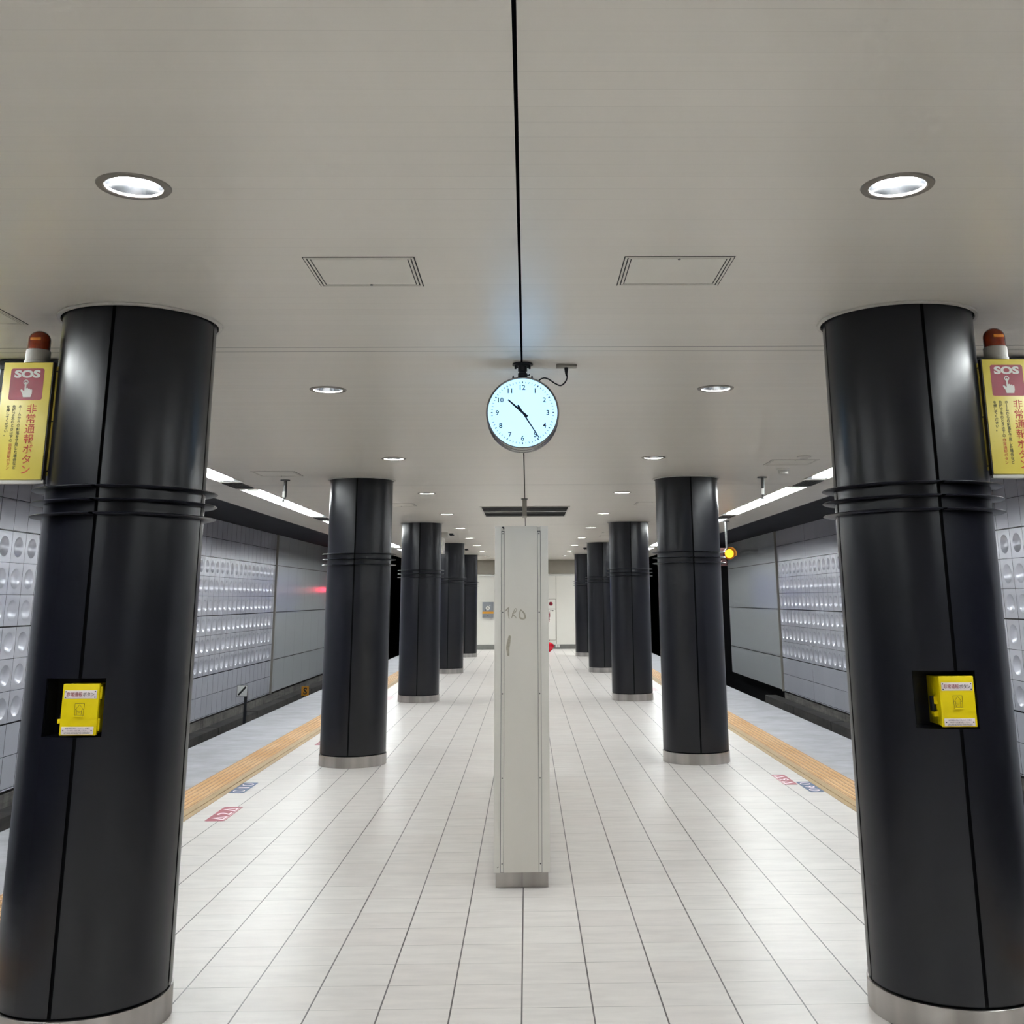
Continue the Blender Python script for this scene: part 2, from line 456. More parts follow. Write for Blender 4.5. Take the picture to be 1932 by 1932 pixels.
for sx, nm in ((-1, 'left'), (1, 'right')):
    # dimpled tile wall: origin of the object on a tile corner
    yo = 24.224-.205 if sx < 0 else 30.40-.41*15
    yend = 30.78 if sx < 0 else 30.42
    k0 = int((yo-6)/.41)
    bm = NB(); ya = yo-k0*.41
    zt, zb = 3.46, -.79
    X = 7.0
    box(bm, .06, .12, ya-yo, yend-yo, zb-.08, zt-.08)     # local z origin at .08
    yl, yr, z6 = ya-yo, yend-yo, 6*.4235
    def quad(y0, y1, z0, z1): bm.faces.new([bm.verts.new(v) for v in ((0, y0, z0), (0, y1, z0), (0, y1, z1), (0, y0, z1))])
    quad(yl, yr, zb-.08, 0); quad(yl, yr, z6, zt-.08)
    for a in (yl, yr): bm.faces.new([bm.verts.new(v) for v in ((0, a, zb-.08), (.06, a, zb-.08), (.06, a, zt-.08), (0, a, zt-.08))])
    for a in (zb-.08, zt-.08): bm.faces.new([bm.verts.new(v) for v in ((0, yl, a), (.06, yl, a), (.06, yr, a), (0, yr, a))])
    # rows of round dished tiles, each tile a square with a round hollow
    j = -k0; n = 24; R_ = .137; DEP = .038
    while yo+(j+1)*.41 < yend+.02:
        for r in range(6):
            cy_, cz = (j+.5)*.41, (r+.5)*.4235; sq = []
            for k in range(n):
                a = 2*PI*k/n+PI/n*0; ca, sa = math.cos(a), math.sin(a); s_ = 1/max(abs(ca), abs(sa))
                sq.append(bm.verts.new((0, cy_+.205*s_*ca, cz+.21175*s_*sa)))
            rows = [sq]
            for t in (1, .985, .88, .75, .6, .42, .22):
                d_ = 0 if t == 1 else DEP*(1-t*t)
                rows.append([bm.verts.new((d_, cy_+R_*t*math.cos(2*PI*k/n), cz+R_*t*math.sin(2*PI*k/n))) for k in range(n)])
            for A, B_ in zip(rows, rows[1:]):
                for k in range(n): bm.faces.new((A[k], A[(k+1) % n], B_[(k+1) % n], B_[k]))
            ce = bm.verts.new((DEP, cy_, cz))
            for k in range(n): bm.faces.new((rows[-1][k], rows[-1][(k+1) % n], ce))
        j += 1
    if yo+j*.41 < yend-.001: quad(j*.41, yr, 0, z6)
    o = struct('wall_'+nm, bm, M['tile' if sx < 0 else 'tileR'], sharp=16)
    o.location = (sx*X, yo, .08)
    if sx < 0: o.scale = (-1, 1, 1)
    # plain panels
    yp0, yp1 = yend+.07, (41.5 if sx < 0 else 37.85)
    bm = NB(); box(bm, -.03, .08, 0, yp1-yp0, -.85, zt-.08)
    o = struct('wall_'+nm+'_plain', bm, M['panelL' if sx < 0 else 'panelR'], smooth=False); o.location = (sx*X, yp0, .08)
    if sx < 0: o.scale = (-1, 1, 1)
    bm = NB(); x = sorted((sx*(X-.05), sx*(X+.1))); box(bm, x[0], x[1], yend, yend+.07, -.8, zt)
    struct('trim_'+('1' if sx < 0 else '2'), bm, M['beige'], smooth=False)
    # concrete footing and kerb below
    ye = 41.5 if sx < 0 else 30.6
    bm = NB(); x = sorted((sx*(X+.04), sx*(X+.3))); box(bm, x[0], x[1], 6, ye, -1.6, -.84)
    o = struct('trim_'+('3' if sx < 0 else '4'), bm, M['concrete'], smooth=False)
    bm = NB(); y = 4.0
    while y < (ye if sx < 0 else 30.25):
        x = sorted((sx*6.42, sx*6.72)); e = min(y+3.3, ye if sx < 0 else 30.25)
        box(bm, x[0], x[1], y+.03, e-.03, -1.6, -.88 if sx > 0 else -.9); y += 3.3
    struct('kerb_'+nm, bm, M['dark_concrete'], smooth=False)
    # tunnel behind, track bed and soffit
    bm = NB(); x = sorted((sx*7.32, sx*7.5)); box(bm, x[0], x[1], Y0, 80, -1.6, 3.6); struct('tunnel_wall_'+nm, bm, M['black'], smooth=False)
    bm = NB(); x = sorted((sx*3.6, sx*7.5)); box(bm, x[0], x[1], Y0, 80, -1.8, -1.6); struct('track_bed_'+nm, bm, M['dark_concrete'], smooth=False)
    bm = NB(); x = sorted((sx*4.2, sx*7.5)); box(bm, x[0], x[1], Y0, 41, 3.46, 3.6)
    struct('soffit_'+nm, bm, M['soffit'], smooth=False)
    # dark rail with clips along the ceiling edge
    bm = NB(); x = sorted((sx*4.05, sx*4.065)); box(bm, x[0], x[1], Y0, 45, ZC, 3.5)
    struct('trim_'+('5' if sx < 0 else '6'), bm, M['basegrey'], smooth=False)
    bm = NB(); x = sorted((sx*4.16, sx*4.2)); box(bm, x[0], x[1], Y0, 45, 3.04, 3.07)
    x = sorted((sx*4.12, sx*4.24)); box(bm, x[0], x[1], Y0, 45, 3.09, 3.47)
    rail = struct('trim_'+('7' if sx < 0 else '8'), bm, M['brownplate'], smooth=False)
    bm = NB(); y = 7.3
    while y < 40:
        x = sorted((sx*4.14, sx*4.19)); box(bm, x[0], x[1], y, y+1.05, 3.025, 3.06); y += 1.3
    obj('clip', bm, M['rod'], rail, smooth=False)
# tunnel end
bm = NB(); box(bm, -7.5, 7.5, 80, 80.2, -1.8, 3.6); struct('wall_end', bm, M['black'], smooth=False)
bm = NB(); box(bm, -7.5, 7.5, Y0-.2, Y0, -1.8, 3.6); struct('wall_front_added', bm, M['farwall2'], smooth=False)  # unseen wall added behind the camera to catch light

# far end wall of the platform
bm = NB(); box(bm, -2.3, 2.3, Y1, Y1+.25, 0, 2.42); box(bm, -2.3, 2.3, Y1+.02, Y1+.25, 2.42, ZC)
fw_ = struct('wall_back', bm, M['farwall'], smooth=False)
bm = NB(); box(bm, -2.3, 2.3, Y1-.004, Y1+.02, 2.5, ZC-.002); obj('upper_panel', bm, M['farwall2'], fw_, smooth=False)
bm = NB(); box(bm, -2.3, 2.3, Y1-.03, Y1, 2.425, 2.475, .004); obj('ledge', bm, M['white'], fw_)
bm = NB()
for x in (1.03, -.4): box(bm, x-.008, x+.008, Y1-.002, Y1+.01, .17, 2.42)
obj('panel_joint', bm, M['farwall2'], fw_, smooth=False)
bm = NB(); box(bm, -2.3, 2.3, Y1-.03, Y1-.005, 0, .15); struct('baseboard_back', bm, M['basegrey'], smooth=False)

# ---------------------------------------------------------------- tactile strips
def tactile(sx):
    r = thing('tactile_strip', 'tan tactile paving strip of raised dots beside the %s track' % ('left' if sx < 0 else 'right'), 'tactile paving', (0, 0, 0))
    bm = NB(); x = sorted((sx*2.79, sx*3.08)); box(bm, x[0], x[1], 2.0, 50, -.004, .004)
    for i in range(5):
        xc = sx*(2.83+.053*i)
        y = 6.0
        # bars with scalloped dots; dots only where they can be told apart
        while y < 17:
            lathe(bm, [(.021, .004), (.013, .011), (0, .011)], 8, 'z', (xc, y, 0)); y += .053
        box(bm, xc-.011, xc+.011, 2.0, 6, .004, .009); box(bm, xc-.014, xc+.014, 17, 50, .004, .009)
        box(bm, xc-.007, xc+.007, 6, 17, .004, .0075)
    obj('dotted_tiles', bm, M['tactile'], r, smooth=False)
    bm = NB(); x = sorted((sx*2.665, sx*2.788)); box(bm, x[0], x[1], 2.0, 50, -.004, .003)
    x = sorted((sx*2.715, sx*2.74)); box(bm, x[0], x[1], 2.0, 50, .003, .009, .002)
    obj('guide_bar', bm, M['tactile2'], r, 'brownish inner guide line', smooth=False)
tactile(-1); tactile(1)

# ---------------------------------------------------------------- columns
HW = .0075
def arc_panel(bm, a0, a1, R, z0, z1, hole=None, n=18):
    d = HW/R; a0 += d; a1 -= d
    A = [a0+(a1-a0)*i/n for i in range(n+1)]; Z = [z0, z1]
    if hole:
        h0, h1, hz0, hz1 = hole
        for h in (h0, h1):
            if a0 < h < a1: A.append(h)
        Z = [z0, hz0, hz1, z1]
    A.sort(); g = [[bm.verts.new((R*math.cos(a), R*math.sin(a), z)) for z in Z] for a in A]
    for i in range(len(A)-1):
        am = (A[i]+A[i+1])/2
        for j in range(len(Z)-1):
            if hole and hole[0] < am < hole[1] and j == 1: continue
            bm.faces.new((g[i][j], g[i+1][j], g[i+1][j+1], g[i][j+1]))
    return bm
def column(label, x, y, hole=None, grp='dark round columns in two rows'):
    r = thing('column', label, 'column', (x, y, 0), grp)
    rad = math.radians
    H = None
    if hole: H = (rad(hole[0]), rad(hole[1]), hole[2], hole[3])
    segs = [(-90, 0), (0, 90), (90, 180), (180, 270)]
    for a, b_ in segs:
        h = None
        if H:
            if b_ == 270: h = (H[0]+2*PI, H[1]+2*PI, H[2], H[3])
            elif a == -90: h = H
        obj('panel', arc_panel(NB(), rad(a), rad(b_), CR, .118, ZC, h), M['col'], r, recalc=False)
    bm = NB()
    if H:
        n = 60; Rr = CR-.012; d = 0
        A = sorted([2*PI*i/n for i in range(n)]+[H[0]+2*PI, H[1]+2*PI]); Z = [.06, H[2], H[3], ZC]
        g = [[bm.verts.new((Rr*math.cos(a), Rr*math.sin(a), z)) for z in Z] for a in A]
        for i in range(len(A)):
            k = (i+1) % len(A); am = A[i]+((A[k]-A[i]) % (2*PI))/2
            for j in range(3):
                if j == 1 and H[0]+2*PI < am < H[1]+2*PI: continue
                bm.faces.new((g[i][j], g[k][j], g[k][j+1], g[i][j+1]))
    else:
        lathe(bm, [(CR-.012, .06), (CR-.012, ZC)], 48)
    obj('core', bm, M['black'], r, 'black joint core')
    if H:
        xl, xr = CR*math.cos(H[0]), CR*math.cos(H[1]); yb = -.19
        bm = NB(); n = 10
        def yy(x_): return -math.sqrt(CR*CR-x_*x_)+.001
        P = [(xl+(xr-xl)*i/n) for i in range(n+1)]
        for z in (H[2], H[3]):
            f = [bm.verts.new((q, yy(q), z)) for q in P]+[bm.verts.new((xr, yb, z)), bm.verts.new((xl, yb, z))]
            bm.faces.new(f)
        for q in (xl, xr):
            bm.faces.new([bm.verts.new(v) for v in ((q, yy(q), H[2]), (q, yb, H[2]), (q, yb, H[3]), (q, yy(q), H[3]))])
        bm.faces.new([bm.verts.new(v) for v in ((xl, yb, H[2]), (xr, yb, H[2]), (xr, yb, H[3]), (xl, yb, H[3]))])
        obj('niche', bm, M['col'], r, 'square dark niche', smooth=False)
    for z in (2.163, 2.105, 2.047):
        bm = NB()
        for a, b_ in segs:
            d = HW/CR
            lathe(bm, [(CR-.004, z-.005), (.398, z-.003), (.404, z), (.398, z+.004), (CR-.004, z+.006), (CR-.004, z-.005)], 14, 'z', (0, 0, 0), rad(a)+d, rad(b_)-d)
        obj('fin_ring', bm, M['fin'], r)
    bm = NB(); lathe(bm, [(CR-.03, 0), (CR+.008, 0), (CR+.006, .107), (CR+.003, .109), (CR-.03, .109)], 64); obj('base_band', bm, M['steel'], r, 'stainless steel base band')
    bm = NB(); lathe(bm, [(CR+.009, ZC-.002), (CR+.011, ZC-.012), (CR+.026, ZC-.010), (CR+.028, ZC-.002)], 64)
    obj('ceiling_collar', bm, M['trim'], r, 'pale grey ceiling collar')
    bm = NB(); lathe(bm, [(CR-.002, ZC-.0015), (CR+.012, ZC-.0015)], 64); obj('shadow_gap', bm, M['black'], r)
    return r
ords = ['nearest', 'second', 'third', 'fourth', 'farthest']
for sx, side in ((-1, 'left'), (1, 'right')):
    for i in range(5):
        hole = None; lab = 'dark metal round column, %s in the %s row' % (ords[i] + ('' if i in (0, 4) else ' from the camera'), side)
        if i == 0:
            hole = (-115.9, -73.0, 1.1405, 1.3715) if sx < 0 else (-119.45, -76.1, 1.1455, 1.376)
            lab += ', with a yellow box in its niche'
        column(lab, sx*COLX, COLY+COLS*i, hole)

# ---------------------------------------------------------------- emergency button boxes
def button_box(sx, x0, x1, zb, zt):
    side = 'left' if sx < 0 else 'right'
    r = thing('button_box', 'yellow emergency button box in the niche of the nearest %s column' % side, 'alarm button', (0, 0, 0))
    yf = 4.672
    bm = NB(); bx0, bx1 = (x0, x1-.006) if sx < 0 else (x0+.004, x1)
    box(bm, bx0, bx1, yf+.02, yf+(.155), zb+.004, zt-.004, .003); obj('housing', bm, M['yellow'], r)
    bm = NB(); box(bm, x0, x1, yf, yf+.017, zb, zt, .004); lid = obj('lid', bm, M['yellow'], r)
    cx = (x0+x1)/2; w_ = x1-x0
    ff = yf-.0012
    bm = NB(); box(bm, cx-w_*.44, cx+w_*.44, ff-.001, yf+.001, zt-.058, zt-.026, .001); pl = obj('name_plate', bm, M['plate'], r, 'white plate with red writing')
    text('非常通報', w_*.43, .018, M['red'], pl, (cx-w_*.165, ff-.0022, zt-.0415), (1, 0, 0), (0, 0, 1), label='red writing')
    text('ボタン', w_*.31, .0165, M['ink2'], pl, (cx+w_*.225, ff-.0022, zt-.0415), (1, 0, 0), (0, 0, 1), label='dark writing')
    for a in (-.40, .40):
        for z in (zt-.031, zt-.053): obj('screw', cyl(NB(), (cx+w_*a, 0, z), .0025, ff-.003, ff, 8, 'y'), M['blackp'], pl)
    bm = NB(); box(bm, cx-w_*.44, cx+w_*.43, ff-.001, yf+.001, zb+.004, zb+.034, .001); pl = obj('notice_plate', bm, M['plate'], r, 'small white plate with fine print')
    for k, (s, f) in enumerate((('非常事態の時はこのカバーを開き', .66), ('中のボタンを強く押して下さい。', .56), ('LIFT COVER AND PUSH BUTTON IN EMERGENCY', .70))):
        text(s, w_*f, .0062, M['ink2'], pl, (cx, ff-.0022, zb+.0275-.0088*k), (1, 0, 0), (0, 0, 1))
    for a in (-.39, .38): obj('screw', cyl(NB(), (cx+w_*a, 0, zb+.019), .0024, ff-.003, ff, 8, 'y'), M['blackp'], pl)
    # embossed lifting tab with its outline drawing
    bm = NB(); q = .0009; a, b_, zc = cx-.019, cx+.019, zt-.078
    for u0, v0, u1, v1 in ((a, zc, b_, zc), (a, zc, a+.0015, zc-.046), (b_, zc, b_-.0015, zc-.046), (a, zc-.046, b_, zc-.046),
                           (cx, zc-.004, a+.003, zc-.023), (cx, zc-.004, b_-.003, zc-.023), (a+.003, zc-.023, a+.009, zc-.024), (b_-.003, zc-.023, b_-.009, zc-.024),
                           (a+.009, zc-.024, a+.010, zc-.044), (b_-.009, zc-.024, b_-.010, zc-.044), (a+.010, zc-.030, b_-.010, zc-.030), (a+.014, zc-.036, b_-.014, zc-.036)):
        tube(bm, [(u0, yf-.0004, v0), (u1, yf-.0004, v1)], .0007, 5)
    obj('embossed_drawing', bm, M['ink'], lid)
    bm = NB(); box(bm, a, b_, yf-.010, yf+.002, zc-.053, zc-.047, .001); obj('lifting_tab', bm, M['yellow'], lid)
    bm = NB()
    if sx < 0:
        for za, zc_ in ((zt-.062, zt-.014), (zb+.016, zb+.064)): obj('hinge', box(NB(), x1-.001, x1+.007, yf+.012, yf+.020, za, zc_, .001), M['yellow'], r)
        bm = NB(); box(bm, x0-.018, x0+.002, yf+.018, yf+.034, zb+.045, zb+.062, .001); obj('latch', bm, M['yellow'], r)
        bm = NB(); poly(bm, [(x0, yf+.03, zt-.09), (x0-.006, yf+.03, zt-.092), (x0-.018, yf+.03, zt-.138), (x0, yf+.03, zt-.138)], (0, .012, 0)); obj('cable_gland', bm, M['blackp'], r)
    else:
        lathe(bm, [(.012, -.001), (.012, .004), (.007, .006), (0, .006)], 16, 'x', (x0-.002, yf+.05, zt-.09)); box(bm, x0-.008, x0+.004, yf+.045, yf+.055, zt-.115, zt-.085)
        obj('latch', bm, M['yellow'], r)
        bm = NB(); box(bm, x0-.014, x0+.004, yf+.06, yf+.09, zt-.145, zt-.085, .002); obj('cable_gland', bm, M['blackp'], r)
        bm = NB(); box(bm, x0-.014, x0+.004, yf+.045, yf+.075, zt-.165, zt-.145, .001); obj('hinge', bm, M['yellow'], r)
button_box(-1, -1.888, -1.738, 1.149, 1.351)
button_box(1, 1.745, 1.892, 1.1535, 1.3555)

# ---------------------------------------------------------------- yellow alarm signs with beacons
def sos_sign(sx):
    side = 'left' if sx < 0 else 'right'
    yf = 4.80
    x0, x1 = (-2.3445, -2.1265) if sx < 0 else (2.1255, 2.3435)
    zt, zb = (2.737, 2.2065) if sx < 0 else (2.740, 2.2115)
    r = thing('alarm_sign', 'yellow SOS emergency call sign on the outer side of the nearest %s column' % side, 'sign')
    bm = NB(); box(bm, x0, x1, yf, yf+.025, zb, zt, .0015); obj('sign_box', bm, M['signyellow'], r, 'yellow front panel')
    xa, xb = (x1-.001, x1+.004) if sx < 0 else (x0-.004, x0+.001)
    bm = NB(); box(bm, xa, xb, yf+.004, yf+.036, zb-.004, zt+.004); box(bm, x0+.004, x1-.004, yf+.025, yf+.036, zb-.004, zt+.004); obj('side_frame', bm, M['brownplate'], r, 'dark bronze side frame', smooth=False)
    xa, xb = (x1+.004, x1+.034) if sx < 0 else (x0-.034, x0-.004)
    bm = NB(); box(bm, xa, xb, yf+.034, yf+.042, zb+.02, zt-.012); obj('mounting_plate', bm, M['signyellow'], r, 'yellow mounting strip with screws', smooth=False)
    xm = x1+.009 if sx < 0 else x0-.009
    for z in (zt-.035, (zt+zb)/2, zb+.04): obj('screw', cyl(NB(), (xm, 0, z), .0035, yf+.030, yf+.035, 8, 'y'), M['brownplate'], r)
    bm = NB(); box(bm, min(x0, x1)-.002, max(x0, x1)+(.01 if sx < 0 else 0), yf+.004, yf+.036, zb-.018, zb-.001, .003); obj('bottom_tray', bm, M['trim'], r, 'pale bottom tray')
    W, Hh = x1-x0, zt-zb
    X = lambda u: x0+u*W
    Z = lambda v: zt-v*Hh
    f = yf-.0006
    sq = rrect(.150, .145, .010)
    bm = NB(); cx, cz = X(.50), Z(.188)
    poly(bm, [(cx+a, f, cz+b_) for a, b_ in sq], (0, .0006, 0)); obj('red_square', bm, M['red'], r, 'crimson square with SOS and a pointing hand', smooth=False)
    f2 = f-.0006
    text('SOS', .117, .037, M['silver'], r, (cx, f2, cz+.047), (1, 0, 0), (0, 0, 1), bold=.05)
    # pointing hand pressing a button
    bm = NB(); hz = cz-.024; g = .0004
    lathe(bm, [(.0075, f2), (.0115, f2), (.0115, f2-g), (.0075, f2-g), (.0075, f2)], 24, 'y', (cx-.003, 0, hz+.033))
    hand = [(-.007, .030), (-.0055, .034), (-.001, .034), (.0005, .030), (.0005, .004), (.004, .007), (.009, .006), (.0105, .001), (.014, .004), (.019, .003), (.0205, -.002), (.024, .001), (.0275, -.001), (.0285, -.006),
            (.0285, -.020), (.024, -.036), (-.010, -.036), (-.0135, -.022), (-.023, -.006), (-.0235, -.001), (-.018, .0005), (-.009, -.008), (-.007, -.008)]
    poly(bm, [(cx+a, f2, hz+b_) for a, b_ in hand], (0, -g, 0)); obj('hand_symbol', bm, M['silver'], r, smooth=False)
    # vertical writing
    text('\n'.join('非常通報ボタン'), .0445, 6.75*.0463, M['vermilion'], r, (X(.664), f, Z(.655)), (1, 0, 0), (0, 0, 1), space=1.0, label='large red vertical writing', bold=.008)
    text('\n'.join('ホ丨ムからの転落を発見した場合など'), .0165, .288, M['ink'], r, (X(.425), f, Z(.640)), (1, 0, 0), (0, 0, 1), bold=.022)
    text('\n'.join('危険発生のときは下の'), .0165, .168, M['ink'], r, (X(.30), f, Z(.526)), (1, 0, 0), (0, 0, 1), bold=.022)
    text('\n'.join('非常通報ボタン'), .0165, .116, M['vermilion'], r, (X(.30), f, Z(.805)), (1, 0, 0), (0, 0, 1), bold=.008, label='small red vertical writing')
    text('\n'.join('を押してください。'), .0165, .140, M['ink'], r, (X(.18), f, Z(.502)), (1, 0, 0), (0, 0, 1), bold=.022)
    # beacon standing on the sign
    bx = -2.226 if sx < 0 else 2.221
    t = thing('beacon', 'amber domed warning beacon on top of the %s yellow SOS sign' % side, 'beacon', (bx, yf+.062, zt+.0045))
    bm = NB(); lathe(bm, [(0, 0), (.056, 0), (.056, .012), (.053, .014), (.053, .062), (.049, .066), (0, .066)], 32); obj('base', bm, M['beige'], t, 'grey-white base')
    bm = NB(); pr = [(.049, .066), (.049, .112)]+[(.049*math.cos(a*PI/16), .112+.046*math.sin(a*PI/16)) for a in range(1, 8)]+[(0, .158)]
    lathe(bm, pr, 32); dm = obj('dome', bm, M['amber'], t, 'dark amber dome')
    bm = NB(); box(bm, -.022, .026, -.0495, -.046, .104, .118, .002); obj('reflector_glint', bm, M['amber2'], t, 'pale orange glint on the dome front')  # glint put on the dome front as a paler strip
sos_sign(-1); sos_sign(1)

# ---------------------------------------------------------------- downlights
def downlight():
    r = thing('downlight', '', 'ceiling light', (0, 0, ZC), 'round downlights in two rows')
    bm = NB(); lathe(bm, [(.090, .004), (.090, -.004), (.095, -.007), (.114, -.005), (.117, 0), (.112, .002)], 48); obj('trim_ring', bm, M['ringgrey'], r, 'grey trim ring')
    bm = NB(); lathe(bm, [(.103, -.001), (.096, .010), (.088, .055), (.074, .10), (.0, .10)], 48); obj('reflector', bm, M['reflector'], r, 'white reflector', recalc=False)
    bm = NB(); lathe(bm, [(0, .087), (.058, .087), (.058, .090), (0, .090)], 14); obj('lamp', bm, M['lampw'], r, 'glowing white lamp')
    for s in (-1, 1):
        bm = NB(); tube(bm, [(s*.012, .03, .062), (s*.034, .04, .057), (s*.058, .036, .052)], .012, 6)
        obj('lamp_tube', bm, M['tubew'], r, 'white lamp tube')
    return r
dl0 = downlight(); first = True
nth = ['nearest visible', 'second', 'third', 'fourth', 'fifth', 'sixth', 'seventh', 'eighth', 'ninth', 'farthest']
for sx, side in ((-1, 'left'), (1, 'right')):
    for i, y in enumerate(DLY):
        if i < 3: lab, g = 'round recessed ceiling downlight behind the viewpoint', 'downlights behind the viewpoint'
        else: lab, g = 'round recessed ceiling downlight, %s in the %s row' % (nth[i-3], side), 'round downlights in two rows'
        loc = (sx*DLX, y, ZC)
        if first: dl0.location = loc; dl0['label'] = lab; dl0['group'] = g; first = False
        else: dup(dl0, loc, lab, g)

for k, x in enumerate((-.58, 0, .58)):  # unseen downlights added to brighten the far wall
    dup(dl0, (x, 36.25, ZC - .0), 'added round fill downlight close to the far wall, hidden behind the cream partition, %s of three' % ['left', 'middle', 'right'][k], 'added fill downlights behind the partition')
# ---------------------------------------------------------------- fluorescent strips in the ceiling troughs
def strip(sx, ya, yb, lab, g):
    L = yb-ya; xc = sx*(SX0+SX1)/2; hw = (SX1-SX0)/2
    r = thing('strip_light', lab, 'ceiling light', (xc, ya, ZC), g)
    bm = NB()
    # trough: sloping white sides and ends around the diffuser
    t, b_, zt = hw-.03, .10, .035
    o_ = [(-hw, 0, 0), (hw, 0, 0), (hw, L, 0), (-hw, L, 0)]; i_ = [(-t, b_, zt), (t, b_, zt), (t, L-b_, zt), (-t, L-b_, zt)]
    A = [bm.verts.new(v) for v in o_]; Bv = [bm.verts.new(v) for v in i_]
    for k in range(4): bm.faces.new((A[k], A[(k+1) % 4], Bv[(k+1) % 4], Bv[k]))
    obj('trough', bm, M['trough'], r, 'white trough', smooth=False, recalc=False)
    bm = NB(); box(bm, -t-.001, t+.001, b_-.001, L-b_+.001, zt-.004, zt+.006); obj('diffuser', bm, M['stripw'], r, 'glowing white diffuser', smooth=False)
    n = max(1, round(L/1.5)); seg = (L-.3)/n
    for k in range(n):
        for s in (-.045, .045):
            bm = NB(); ya_ = .15+seg*k
            tube(bm, [(s, ya_+.04, .002), (s, ya_+seg-.04, .002)], .013, 6); obj('lamp_tube', bm, M['tubew'], r)
    for k in range(n+1):
        yk = .15+seg*k; obj('lamp_holder', box(NB(), -.062, .062, yk-.03, yk+.03, -.008, .032, .002), M['white'], r, smooth=False)
    bm = NB(); f = .012
    box(bm, -hw-f, -hw, -f, L+f, -.006, .001); box(bm, hw, hw+f, -f, L+f, -.006, .001); box(bm, -hw, hw, -f, 0, -.006, .001); box(bm, -hw, hw, L, L+f, -.006, .001)
    obj('rim', bm, M['trim'], r, smooth=False)
for sx, side in ((-1, 'left'), (1, 'right')):
    vis = 0
    for i, (a, b_) in enumerate(STRIPS):
        if b_ < 7.2: lab, g = 'long fluorescent strip over the platform edge behind the viewpoint', 'strips outside the view'
        else:
            lab = 'long white fluorescent strip above the %s platform edge, %s from the camera' % (side, ['first', 'second', 'third', 'fourth', 'fifth', 'sixth', 'seventh', 'eighth'][vis]); g = 'fluorescent strips over the platform edges'; vis += 1
        strip(sx, a, b_, lab, g)
# slotted grilles in the gaps between strips
def grille(x, y, lab):
    r = thing('air_grille', lab, 'grille', (x, y, ZC), 'small dark grilles between the strip lights')
    bm = NB(); box(bm, -.115, .115, -.30, .30, -.002, .0); obj('opening', bm, M['hole'], r, smooth=False)
    bm = NB()
    for k in range(9): box(bm, -.11, .11, -.285+k*.0705-.006, -.285+k*.0705+.006, -.009, -.001)
    for k in range(5): box(bm, -.105+k*.0525-.003, -.105+k*.0525+.003, -.29, .29, -.007, -.001)
    obj('slats', bm, M['rod'], r, smooth=False)
for sx, side in ((-1, 'left'), (1, 'right')):
    for k, i in enumerate((2, 3, 4)):
        y = (STRIPS[i][1]+STRIPS[i+1][0])/2
        grille(sx*3.34, y, 'small dark slotted grille between strip lights, %s on the %s' % (['nearest', 'second', 'third'][k], side))

# ---------------------------------------------------------------- access hatches
def hatch(x0, x1, y0, y1, lab, latch):
    cx, cy = (x0+x1)/2, (y0+y1)/2; a, b_ = (x1-x0)/2, (y1-y0)/2
    r = thing('ceiling_hatch', lab, 'access hatch', (cx, cy, ZC), 'square access hatches in the ceiling')
    def ring(bm, o1, o2, z):
        box(bm, -a+o1, a-o1, -b_+o1, -b_+o2, z, 0); box(bm, -a+o1, a-o1, b_-o2, b_-o1, z, 0)
        box(bm, -a+o1, -a+o2, -b_+o2, b_-o2, z, 0); box(bm, a-o2, a-o1, -b_+o2, b_-o2, z, 0)
        return bm
    bm = NB(); box(bm, -a, a, -b_, b_, -.001, 0); obj('gap', bm, M['hole'], r, smooth=False)
    obj('outer_frame', ring(NB(), .0045, .0125, -.003), M['ceilflat'], r, smooth=False)
    obj('inner_frame', ring(NB(), .0180, .0265, -.0025), M['ceilflat'], r, smooth=False)
    bm = NB(); box(bm, -a+.031, a-.031, -b_+.031, b_-.031, -.002, 0); obj('door', bm, M['ceilflat'], r, smooth=False)
    bm = NB(); cyl(bm, (0, latch*(b_-.028), 0), .006, -.005, -.001, 12); obj('latch', bm, M['blackp'], r)
M['ceilflat'] = mat('plain_ceiling_panel', srgb(217, 214, 205), .42, noise=.02, nscale=3)
hatch(-.849, -.410, 4.0, 4.405, 'square ceiling hatch just left of the centre joint, nearer than the clock', 1)
hatch(.412, .848, 3.998, 4.402, 'square ceiling hatch just right of the centre joint, nearer than the clock', -1)
hatch(-2.82, -2.374, 4.60, 5.05, 'square ceiling hatch cut off at the left picture edge beside the nearest left column', 1)
hatch(-2.845, -2.386, 11.2, 11.65, 'square ceiling hatch left of the second left column, above the grey drop rod', 1)
hatch(2.423, 2.887, 10.42, 10.84, 'square ceiling hatch right of the second right column between two round detectors', -1)
hatch(-1.99, -1.557, 15.13, 15.6, 'square ceiling hatch between the second and third left columns', 1)
hatch(1.566, 2.0, 15.09, 15.53, 'square ceiling hatch between the second and third right columns', -1)
hatch(1.57, 2.0, 22.0, 22.4, 'square ceiling hatch beyond the third right column, nearer of two', 1)
hatch(1.60, 2.03, 23.3, 23.75, 'square ceiling hatch beyond the third right column, farther of two', 1)

